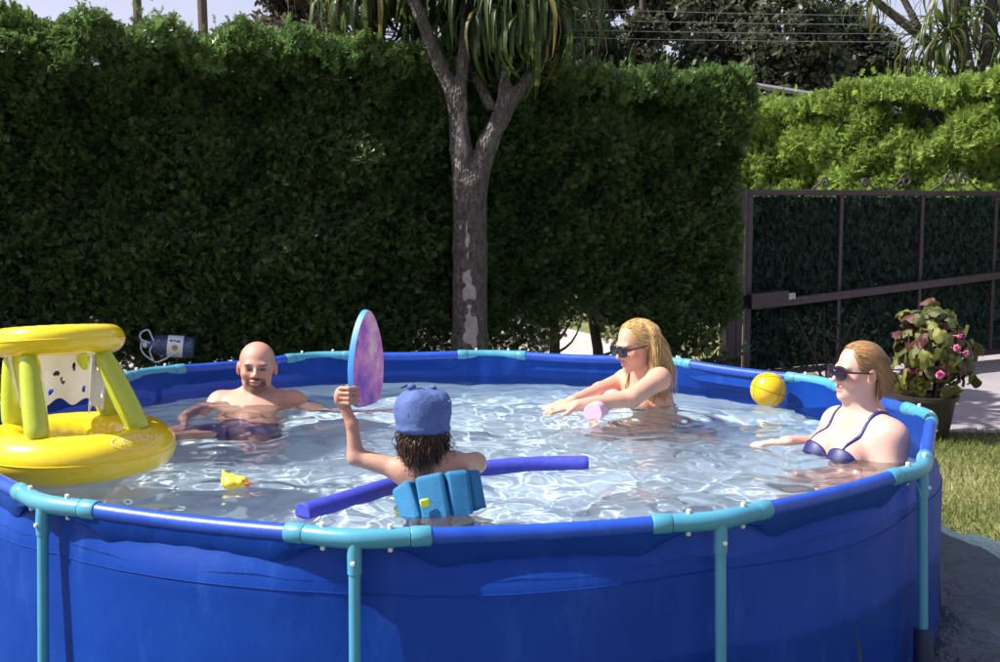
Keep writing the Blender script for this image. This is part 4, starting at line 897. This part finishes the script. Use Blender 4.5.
k_ = Sdf(); k_.ell((-.040, -.03, .138), (.017, .015, .014), .01, F=F); k_.ell((.034, .0, .136), (.014, .013, .009), .01, F=F); solid(k_, .0035, 'knot', M['denim'], hat)
k_ = Sdf(); k_.cone((.085, -.03, .075), (.108, -.025, .088), .010, .006, .01, F=F); k_.cone((.085, -.03, .07), (.106, -.045, .066), .009, .005, .01, F=F); solid(k_, .0035, 'tie', M['denim'], hat)
m = MB(); m.tube(bez([W((-.05, .05, .132)), W((-.075, .06, .140)), W((-.105, .05, .128))], 10), .0025, 5); m.build('cord', M['navy'], hat)
n = 1800; v = rng.normal(size=(n*4, 3)); v /= np.linalg.norm(v, axis=1)[:, None]; rt = v*np.array((.080, .102, .09))+np.array((0, -.012, .032)); rt = rt[(rt[:, 2] < -.005) & (rt[:, 2] > -.055) & (rt[:, 1] < .04)][:n]; n = len(rt)
strands('hair', F, rt, rng.uniform(.02, .125, n), np.array((0, .10, -1.)), hair_cols(n, (.06, .030, .017), .45), [(F, (0, -.01, -.02), (.078, .098, .085))], kid, .0015, 10, .13, None, .45)

# ------------------------------------------------------------------ things in the water
# inflatable hoop: base ring, four posts, top ring, net
bc = np.array((-1.505, 4.215, WZ+.064)); tcn = np.array((-1.570, 4.225, 1.090)); RB_, rb_, RT_, rt_ = .245, .092, .182, .050
hoop = empty('inflatable_hoop', bc-np.array((0, 0, .07))); tag(hoop, 'yellow inflatable hoop with lime green posts floating at the pool edge', 'pool toy')
def torus(c, Rr, r, nu, nv, flat=1.0, tilt=(0, 0), wob=0):
    V = []; 
    for i in range(nu):
        a = 2*PI*i/nu
        for k in range(nv):
            b = 2*PI*k/nv; rr = r*(1+wob*math.sin(a*24)*(.5+.5*math.cos(b+PI))); x = (Rr+rr*math.cos(b))*math.cos(a); y = (Rr+rr*math.cos(b))*math.sin(a); V.append(np.array(c)+np.array((x, y, rr*math.sin(b)*flat+x*tilt[0]+y*tilt[1])))
    F = [(i*nv+k, ((i+1) % nu)*nv+k, ((i+1) % nu)*nv+(k+1) % nv, i*nv+(k+1) % nv) for i in range(nu) for k in range(nv)]; return np.array(V), np.array(F)
V, Fq = torus(bc, RB_, rb_, 96, 32, .92, (0, 0), .012); br = link_mesh('base_ring', np_mesh('base_ring', V, Fq, True), M['yellow'], hoop, True)
V, Fq = torus(tcn, RT_, rt_, 80, 28, 1.0, (.055, -.125), .018); tr = link_mesh('top_ring', np_mesh('top_ring', V, Fq, True), M['yellow'], hoop, True)
for (c, r0, r1, par) in ((bc, RB_, rb_, br), (tcn, RT_, rt_, tr)):
    m = MB(); tl = (0, 0) if par is br else (.055, -.125); pts = [c+np.array(((r0+r1*.999)*math.cos(a), (r0+r1*.999)*math.sin(a), (r0+r1)*(math.cos(a)*tl[0]+math.sin(a)*tl[1]))) for a in np.linspace(0, 2*PI, 97)]; m.tube(pts, .0022, 6, cap=False); m.build('welded_seam', M['yellow'], par, wet=True)
for a in (R(-14), R(-102), R(172), R(80)):
    p0 = bc+np.array((RB_*math.cos(a), RB_*math.sin(a), .075)); p1 = tcn+np.array((RT_*.95*math.cos(a), RT_*.95*math.sin(a), RT_*(math.cos(a)*.055+math.sin(a)*-.125)-.045)); m = MB(); n_ = 18
    pts = [p0+(p1-p0)*t for t in np.linspace(0, 1, n_)]; rr = [.043*(.72+.28*math.sin(PI*min(1, .16+.84*t))**.5)*(1-.12*t)*(.86 if k in (0, n_-1) else 1) for k, t in enumerate(np.linspace(0, 1, n_))]
    m.tube(pts, rr, 20); m.build('post', M['lime'], hoop, wet=True)
# net: white vinyl skirt with cut-out holes, hangs from the back half of the top ring
nu, nv = 150, 60; hr = np.random.default_rng(12); holes = [((k+.5+hr.uniform(-.4, .4))/20, hr.uniform(.1, .85), hr.uniform(.009, .019), hr.uniform(.04, .085)) for k in range(20)]; V = []; F = []
for i in range(nu+1):
    for k in range(nv+1):
        u, v = i/nu, k/nv; a = R(-28)+u*R(225); rr = RT_-.015-.03*v+.010*math.sin(a*7)*v; V.append(tcn+np.array((rr*math.cos(a), rr*math.sin(a), -.040-v*(.20+.012*math.sin(a*9)))))
for i in range(nu):
    for k in range(nv):
        u, v = (i+.5)/nu, (k+.5)/nv
        if any(((u-h[0])/h[2])**2+((v-h[1])/h[3])**2 < 1 for h in holes): continue
        F.append((i*(nv+1)+k, (i+1)*(nv+1)+k, (i+1)*(nv+1)+k+1, i*(nv+1)+k+1))
me = bpy.data.meshes.new('net'); me.from_pydata([tuple(p) for p in V], [], F); me.polygons.foreach_set('use_smooth', [True]*len(F)); no = link_mesh('net', me, M['white_plastic'], hoop); sm = no.modifiers.new('thick', 'SOLIDIFY'); sm.thickness = .002
# printed word in an oval on the base ring
def ring_point(a, b, lift=.0015): return bc+np.array(((RB_+(rb_+lift)*math.cos(b))*math.cos(a), (RB_+(rb_+lift)*math.cos(b))*math.sin(a), (rb_+lift)*math.sin(b)*.92))
tc_ = bpy.data.curves.new('print', 'FONT'); tc_.body = 'INTEX'; tc_.align_x = 'CENTER'; tc_.align_y = 'CENTER'; tc_.size = .062; to = bpy.data.objects.new('print', tc_); C.objects.link(to); bpy.context.view_layer.update()
me = bpy.data.meshes.new_from_object(to.evaluated_get(bpy.context.evaluated_depsgraph_get())); bpy.data.objects.remove(to)
A0, B0 = R(-33), R(46)
def wrap(u, v, lift=.0018): return ring_point(A0+u/(RB_+rb_*.7), B0+v/rb_, lift)
Vp = [wrap(v.co.x*.80, v.co.y*.66) for v in me.vertices]; fp = [tuple(p.vertices) for p in me.polygons]
m = MB(); m.add(Vp, fp); ang_ = np.linspace(0, 2*PI, 49)
for k in range(48):
    q = [wrap(s_*.098*math.cos(a), s_*.037*math.sin(a)) for a in (ang_[k], ang_[k+1]) for s_ in (1, .93)]; m.add(q, [(0, 1, 3, 2)])
m.build('print', M['ink'], br, smooth=False, wet=True, fix=False)

# ball
bp = on_water(769, 404.5); bp = np.array((bp[0], bp[1]+.02, WZ+.066)); rB = .083; ball = empty('ball', bp-np.array((0, 0, rB))); tag(ball, 'yellow play ball with dark seams floating by the far rim', 'ball')
m = MB(); m.lathe([(max(1e-4, rB*math.sin(a)), -rB*math.cos(a)) for a in np.linspace(0, PI, 29)], 40, bp); m.build('shell', M['ball'], ball, wet=True)
Rb = np.array(Matrix.Rotation(R(18), 3, 'Y') @ Matrix.Rotation(R(25), 3, 'Z'))
for pl in range(4):
    pts = []
    for a in np.linspace(0, 2*PI, 61):
        c, s_ = math.cos(a), math.sin(a)
        v = [(c, s_, 0), (c, 0, s_), (.0, c, s_), (.62*c, .62*s_, .785)][pl] if pl < 3 else (.80*(.6+.4*abs(c))*c, .5*s_*1.0, math.copysign(math.sqrt(max(0, 1-(.80*(.6+.4*abs(c))*c)**2-.25*s_*s_)), 1))
        pts.append(bp+Rb@unit(v)*rB*1.0)
    m = MB(); m.tube(pts, .0016, 5, cap=False); m.build('seam', M['seam'] if 'seam' in M else M.setdefault('seam', simple('seam', (.25, .12, .01), (.2, .1, .01), 8, .5)), ball, wet=True)
# duck lying tipped over
dp = on_water(236, 487); duck = empty('rubber_duck', dp); tag(duck, 'small yellow rubber duck with orange beak floating on the water', 'rubber duck')
S = Sdf(); S.ell(dp+np.array((-.012, 0, .016)), (.034, .028, .027), .012); S.cone(dp+np.array((-.030, .0, .025)), dp+np.array((-.040, .002, .052)), .016, .006, .015); S.ell(dp+np.array((.022, -.012, .020)), (.021, .020, .020), .010); S.ell(dp+np.array((-.012, -.026, .016)), (.018, .008, .012), .008)
solid(S, .0028, 'body', M['duck'], duck)
S = Sdf(); S.ell(dp+np.array((.043, -.022, .017)), (.012, .010, .004), .004); S.ell(dp+np.array((.042, -.021, .010)), (.009, .009, .003), .003); solid(S, .002, 'beak', M['orange'], duck)
for s in (-1, 1):
    m = MB(); m.lathe([(max(1e-4, .0032*math.sin(a)), -.0032*math.cos(a)) for a in np.linspace(0, PI, 7)], 8, dp+np.array((.032, -.024+.014*s, .030))); m.build('eye', M['black'], duck)
# noodles
def noodle(name, label, pts, r, mat):
    P = bez(pts, 60); n_ = len(P); rr = [r]*n_; m = MB(); e0 = unit(P[0]-P[1]); e1 = unit(P[-1]-P[-2]); m.tube([P[0]+e0*.003]+P+[P[-1]+e1*.003], [r*.93]+rr+[r*.93], 22, cap=True); o = m.build(name, mat, None, wet=True); return tag(o, label, 'pool noodle')
zN = WZ+.012
noodle('pool_noodle', 'long bent blue foam noodle floating round the child', [on_water(303, 514, zN), on_water(350, 500, zN), on_water(395, 486, zN), on_water(440, 475, zN), on_water(490, 469, zN), on_water(540, 465.5, zN), on_water(587, 465, zN)], .0325, M['noodle'])
noodle('pool_noodle', 'pale pink foam noodle floating under the blonde person\'s arms', [on_water(593, 413, WZ+.022), on_water(604, 405, WZ+.020), on_water(613, 397, WZ+.012), on_water(621, 390, WZ)], .041, M['noodle_pink'])
# kickboard
out = []
for k in range(64):
    a = 2*PI*k/64; x = math.sin(a); y = math.cos(a); v = -.045+.178*y if y > 0 else -.045+.125*y
    wv = .100*(abs(x)**1.25*(1-.12*y) if y > 0 else abs(x)**.40); out.append((math.copysign(wv, x), v))
kb = empty('kickboard', BC-np.array((0, 0, .14))); tag(kb, 'pink and purple patterned kickboard with blue edge held up by the child', 'kickboard')
n_ = len(out); th_ = .011
def bw(u, v, w): return BC+BT*u+u3*v+BN*w+np.array((.10, 0, 0))*v*.10
m = MB(); m.add([bw(u, v, w*.9) for w in (-th_, th_) for (u, v) in out]+[bw(u*1.012, v*1.012, 0) for (u, v) in out], [(k, (k+1) % n_, 2*n_+(k+1) % n_, 2*n_+k) for k in range(n_)]+[(2*n_+k, 2*n_+(k+1) % n_, n_+(k+1) % n_, n_+k) for k in range(n_)]); m.build('edge_band', simple('edge_blue', (.04, .22, .62), (.05, .28, .66), 10, .5), kb)
mk, nt, p = mat_new('board_print'); n1 = noise(nt, 9, 6, .65); n2 = noise(nt, 22, 4, .6); r1 = ramp(nt, n1.outputs[0], [(.34, (.20, .07, .52)), (.45, (.50, .14, .56)), (.55, (.78, .30, .58)), (.66, (.82, .62, .70))]); r2 = ramp(nt, n2.outputs[0], [(.62, (0, 0, 0)), (.7, (1, 1, 1))])
mx = nt.nodes.new('ShaderNodeMixRGB'); mx.inputs[2].default_value = (.70, .46, .22, 1); nt.links.new(r2.outputs[0], mx.inputs[0]); nt.links.new(r1.outputs[0], mx.inputs[1]); nt.links.new(mx.outputs[0], p.inputs['Base Color']); p.inputs['Roughness'].default_value = .35
for w in (-1, 1):
    m = MB(); c_ = [bw(0, 0, w*(th_+.002))]; m.add([bw(u, v, w*th_*.9) for (u, v) in out]+[bw(u*.94, v*.95, w*(th_+.001)) for (u, v) in out]+c_, [(k, (k+1) % n_, n_+(k+1) % n_, n_+k) for k in range(n_)]+[(n_+k, n_+(k+1) % n_, 2*n_) for k in range(n_)]); m.build('face', mk, kb)
# back float: four foam slabs on a belt
bf = empty('back_float', A(433, 505, 3.55)); tag(bf, 'blue foam back float of thick slabs strapped on the child', 'back float')
for (px, py, d, tilt, yaw, w, h) in ((409, 504, 3.575, -34, -26, .072, .130), (434, 499, 3.545, -14, -6, .088, .150), (459, 495, 3.56, -3, 16, .070, .148), (473, 493, 3.61, 6, 50, .060, .140)):
    c = A(px, py, d); Rm = np.array(Matrix.Rotation(R(yaw), 3, 'Z') @ Matrix.Rotation(R(tilt), 3, 'Y') @ Matrix.Rotation(R(-10), 3, 'X')); m = MB()
    m.box(c, (w, .050, h), Rm, .009); m.v = [tuple(np.array(p)+Rm@np.array((0, .010*math.sin((np.array(p)-c)@Rm[:, 2]*30), 0))) for p in m.v]; fo = m.build('foam_slab', M['foam'], bf, wet=True)
    bv = fo.modifiers.new('round', 'BEVEL'); bv.width = .007; bv.segments = 3; bv.limit_method = 'ANGLE'
m = MB(); c = A(425, 503, 3.503); m.box(c, (.030, .010, .026), np.array(Matrix.Rotation(R(-12), 3, 'Y')), .004); m.build('buckle', M['buckle'], bf, wet=True)
m = MB(); cc_ = np.array((-.205, 3.665, .575)); m.add([cc_+np.array((.125*math.cos(a)*1.0, .095*math.sin(a), z_)) for z_ in (-.028, .028) for a in np.linspace(0, 2*PI, 40, endpoint=False)], [(k, (k+1) % 40, 40+(k+1) % 40, 40+k) for k in range(40)]); m.build('belt', M['buckle'], bf, wet=True)

# water bottle caught in the hedge behind the rim
bo = A(171, 346, 7.84); bot = empty('water_bottle', bo-np.array((.1, 0, .08))); tag(bot, 'large clear blue water bottle with white label lying in the hedge behind the pool', 'bottle')
bx = unit((.97, .18, -.10)); by = unit(np.cross((0, 0, 1), bx)); Mb = np.stack([by, np.cross(bx, by), bx], 1)
mb_, nt, p = mat_new('bottle'); p.inputs['Base Color'].default_value = (.16, .24, .50, 1); p.inputs['Roughness'].default_value = .08; p.inputs['Transmission Weight'].default_value = .75; n1 = noise(nt, 30, 2); bump(nt, p, n1.outputs[0], .3, .01)
m = MB(); m.lathe([(.002, -.17), (.020, -.17), (.021, -.145), (.03, -.13), (.055, -.105), (.068, -.075), (.070, -.06), (.066, -.052), (.070, -.044), (.066, -.036), (.070, -.028), (.070, .085), (.066, .093), (.070, .10), (.066, .108), (.070, .116), (.066, .14), (.05, .15), (.002, .147)], 28, bo, Mb); m.build('body', mb_, bot)
m = MB(); m.lathe([(.0715, -.02), (.0722, -.018), (.0722, .078), (.0715, .08)], 28, bo, Mb); lb = m.build('label', M['white_plastic'], bot)
def bl(a, z, r=.0735): return bo+Mb@np.array((r*math.cos(a), r*math.sin(a), z))
af = max(np.linspace(0, 2*PI, 73), key=lambda a: -(Mb@np.array((math.cos(a), math.sin(a), 0)))[1])
m = MB(); m.add([bl(af, .03)]+[bl(af+.26*math.cos(t), .03+.020*math.sin(t)) for t in np.linspace(0, 2*PI, 20, endpoint=False)], [(0, 1+k, 1+(k+1) % 20) for k in range(20)]); m.build('emblem', simple('gold', (.45, .32, .06), (.3, .22, .05), 60, .5), lb, fix=False)
sg = 1 if bl(af+.3, 0)[2] > bl(af, 0)[2] else -1
m = MB()
for (z0, z1, a0) in ((-.005, .012, .62), (.018, .03, .66), (.036, .06, .60)): m.add([bl(af+sg*(a0-.1), z0), bl(af+sg*(a0-.1), z1), bl(af+sg*(a0+.1), z1), bl(af+sg*(a0+.1), z0)], [(0, 1, 2, 3)])
m.build('print', simple('blue_ink', (.03, .06, .4), (.04, .08, .45), 30, .5), lb, fix=False)
m = MB(); m.lathe([(.023, -.178), (.025, -.176), (.025, -.152), (.023, -.150)], 18, bo, Mb); m.build('cap', M['white_plastic'], bot)
m = MB(); dB = 7.78
lp = [A(150, 343, dB), A(141, 339, dB), A(141, 333, dB), A(148, 330, dB), A(152, 337, dB), A(154, 343, dB), A(150, 350, dB), A(151, 355, dB), A(155, 362, dB), A(163, 360, dB), A(170, 356, dB), A(176, 353, dB)]; m.tube(bez(lp, 60), .0055, 7)
lp = [A(142, 340, dB), A(141, 348, dB), A(145, 355, dB), A(155, 362, dB)]; m.tube(bez(lp, 24), .0055, 7); m.build('handle_strap', simple('strap', (.45, .5, .68), (.5, .55, .7), 20, .4), bot)

# ------------------------------------------------------------------ plant in its pot
pp = A(929, 340, 7.9); pl = empty('potted_plant', (pp[0], pp[1], 0)); tag(pl, 'leafy reddish green plant with pink flowers in a black pot by the path', 'potted plant')
pc = np.array((pp[0], pp[1], 0)); m = MB(); m.lathe([(.135, 0), (.14, .005), (.185, .27), (.205, .275), (.207, .305), (.192, .308), (.185, .285), (.002, .28)], 32, pc); m.build('pot', M['pot'], pl)
def begonia(seed):
    g = np.random.default_rng(seed); V = [(0, 0, 0)]; F = []; n_ = 18; red = float(g.random() > .7)*g.uniform(.5, 1)
    for ring in (1, 2):
        for k in range(n_):
            a = 2*PI*k/n_; q = 1-.45*max(0, math.cos(a-PI))**6; rr = ring/2*q*(1+(.10*math.cos(a*5+1)+.06*g.normal())*(ring == 2)); x, y = .46*rr*math.sin(a), .5+.56*rr*math.cos(a); V.append((x, y-.05, -.20*(rr**2)*(.5+abs(x))-.12*max(0, y-.4)**2+.07*math.cos(a*4+seed)*(ring == 2)))
    V[0] = (0, .40, .0)
    F = [(0, 1+k, 1+(k+1) % n_) for k in range(n_)]; F4 = [(1+k, 1+n_+k, 1+n_+(k+1) % n_, 1+(k+1) % n_) for k in range(n_)]
    me = bpy.data.meshes.new('leaf'); me.from_pydata(V, [], F+F4); me.polygons.foreach_set('use_smooth', [True]*len(me.polygons))
    ca = [np.array((.11, .16, .03)), np.array((.24, .27, .05)), np.array((.07, .11, .025))][seed % 3]*(1+.2*g.normal()); cr = np.array((.12, .028, .034)); a = me.color_attributes.new('Col', 'FLOAT_COLOR', 'POINT'); cols = []
    for i, v in enumerate(V): w = (.5+.5*red) if i == 0 else ((.05+.9*red) if i <= n_ else (.30+.8*red)); w = min(1, w); cols += [*(ca*(1-w)+cr*w).clip(.01, 1), 1]
    a.data.foreach_set('color', cols); me.materials.append(M['leaf2']); return me
M['leaf2'] = vcol('begonia_leaf', .38, .28, .3, 60, .01, .5)
BL = [begonia(300+i) for i in range(10)]; cc_ = pc+np.array((.03, 0, .575))
for i in range(290):
    v = rng.normal(size=3); v /= np.linalg.norm(v); 
    if v[2] < -.75: v[2] *= -.5
    P = cc_+v*np.array((.27, .26, .33))*rng.uniform(.55, 1.08)*(1+.10*math.sin(v[0]*7+v[2]*9)); nn = unit(v*1.2+np.array((0, -.1, .25))+rng.normal(0, .5, 3)); f = unit(np.array((v[0]*.6, v[1]*.6, -.8))+rng.normal(0, .55, 3)); f = unit(f-nn*(f@nn)); x = np.cross(f, nn); s_ = rng.uniform(.075, .125)
    o = bpy.data.objects.new('leaf', BL[i % 10]); C.objects.link(o); o.parent = pl; Mx = Matrix([[*(x*s_).tolist()], [*(f*s_).tolist()], [*(nn*s_).tolist()]]).transposed().to_4x4(); Mx.translation = (P-f*.06-pc).tolist(); o.matrix_local = Mx
m = MB()
for i in range(16): a = rng.uniform(0, 6.28); m.tube(bez([pc+np.array((.08*math.cos(a), .08*math.sin(a), .26)), pc+np.array((.13*math.cos(a), .13*math.sin(a), .5)), pc+np.array((.03+.2*math.cos(a), .2*math.sin(a), .72))], 8), np.linspace(.012, .005, 9), 6)
m.build('stem', M['wood'], pl)
M['petal'] = simple('petal', (.72, .16, .40), (.80, .30, .52), 40, .6)
for (px, py, s_) in ((940, 375, 1.0), (957, 348, .8), (966, 353, .7), (960, 336, .5), (898, 372, .3)):
    c = A(px, py, 7.62); m = MB()
    for k in range(14):
        v = unit(rng.normal(size=3)+np.array((0, -1.0, .2))); x = unit(np.cross(v, rng.normal(size=3))); y = np.cross(v, x); q = c+v*.018*s_; r_ = .020*s_
        m.add([q-v*.012*s_, q+x*r_, q+y*r_+v*.006, q-x*r_, q-y*r_+v*.006], [(0, 1, 2), (0, 2, 3), (0, 3, 4), (0, 4, 1)])
    m.tube([c+np.array((0, .01, 0)), c+np.array((.0, .22, -.02))], .003, 5); m.build('flower', M['petal'] if px != 898 else M['white_plastic'], pl, fix=False)

# ------------------------------------------------------------------ lawn blades, weeds
BLADE = (np.array([(-.05, 0, 0), (.05, 0, 0), (.035, .5, .06), (-.035, .5, .06), (0, 1, .25)]), np.array([(0, 1, 2), (0, 2, 3), (3, 2, 4)]))
n = 60000; X = rng.uniform(1.3, 4.6, n); Y = rng.uniform(4.2, 8.3, n); loc = np.stack([(X-PC[0])*ca+(Y-PC[1])*sa, -(X-PC[0])*sa+(Y-PC[1])*ca], 1)
ok = (np.abs(loc).max(1) > 2.44) & (Y < 8.13-.06*(X-1.72)+.05*snoise(X, Y, 6, 9)) & (rng.random(n) < .75+.25*snoise(X, Y, 3, 8)); X, Y = X[ok], Y[ok]; n = len(X)
dry = np.clip(.36+.4*snoise(X, Y, 2.6, 21)+.3*rng.normal(size=n), 0, 1)[:, None]; col = (np.array((.12, .165, .035))*(1-dry)+np.array((.40, .35, .16))*dry)*(1+.25*rng.normal(size=(n, 1))).clip(.4, 1.8)
N = np.stack([rng.normal(0, .55, n), rng.normal(0, .55, n), np.ones(n)], 1); V, F, c2 = scatter(BLADE, np.stack([X, Y, 0*X], 1), N, rng.uniform(.025, .065, n)*(1+.5*(rng.random(n) < .03)), col)
tag(link_mesh('grass', np_mesh('grass', V, F, col=c2), M['grass']), 'short dry lawn grass beside the pool', 'grass', kind='stuff')
def weed(px, d, blades, label):
    p = A(px, 600, d); root = empty('grass_weed', (p[0], p[1], 0)); tag(root, label, 'weed', 'weeds in front of the pool')
    for (hx, hh, w) in blades:
        V = []; n_ = 8
        for i in range(n_+1): t = i/n_; c = np.array((p[0]+hx*.25+hx*t*t, p[1]+.02*math.sin(hx*40)*t, hh*t)); ww = w*(1-t)**.7+.0006; V += [c-np.array((ww, 0, 0)), c+np.array((0, .002, 0)), c+np.array((ww, 0, 0))]
        F = np.array([(i*3+k, i*3+k+1, i*3+k+4, i*3+k+3) for i in range(n_) for k in (0, 1)]); col = np.array((.05, .05, .015))*np.ones((len(V), 1)); link_mesh('leaf', np_mesh('leaf', np.array(V), F, True, col), M['grass'], root)
weed(880, 2.80, [(-.05, .58, .006), (.03, .47, .007), (-.02, .44, .006), (.06, .42, .006)], 'taller dark grass weed before the pool wall, towards the corner leg')
weed(838, 2.74, [(.012, .46, .005), (-.03, .40, .006), (.04, .39, .005)], 'shorter dark grass weed before the pool wall')
# bare twiggy shrub in front of the gate
p = A(835, 350, 9.6); root = empty('bare_shrub', (p[0], p[1], 0)); tag(root, 'thin half-bare twiggy shrub in front of the gate screen', 'shrub'); m = MB()
for i in range(14):
    a = rng.uniform(0, 6.28); q = np.array((p[0]+.05*math.cos(a), p[1]+.04*math.sin(a), 0)); tip = q+np.array((rng.normal(0, .22), rng.normal(0, .1), rng.uniform(.35, .75))); m.tube(bez([q, (q+tip)/2+rng.normal(0, .04, 3), tip], 8), np.linspace(.010, .003, 9), 5)
m.build('twig', M['wood'], root); k = 420; P = np.array((p[0], p[1], .42))+rng.normal(size=(k, 3))*np.array((.26, .12, .16)); V, F, c2 = scatter(LEAFT, P, rng.normal(size=(k, 3)), rng.uniform(.03, .06, k), greens(k, (.03, .05, .02))); link_mesh('leaves', np_mesh('leaves', V, F, col=c2), M['leaf'], root)
p = A(712, 345, 9.2); root = empty('ivy_plant', (p[0], p[1], 0)); tag(root, 'dark broad-leaved ivy at the foot of the hedge beside the gate post', 'plant'); k = 160; P = np.array((p[0], p[1], .28))+rng.normal(size=(k, 3))*np.array((.12, .06, .13)); V, F, c2 = scatter((QUAD[0]*np.array((1, .9, 1)), QUAD[1]), P, rng.normal(size=(k, 3)), rng.uniform(.05, .09, k), greens(k, (.035, .065, .02))); link_mesh('leaves', np_mesh('leaves', V, F, col=c2), M['leaf'], root)
m = MB()
for i in range(6): q = np.array((p[0]+rng.normal(0, .05), p[1], 0)); m.tube(bez([q, q+np.array((rng.normal(0, .08), 0, .25)), q+np.array((rng.normal(0, .15), 0, .45))], 6), .005, 5)
m.build('stem', M['wood'], root)
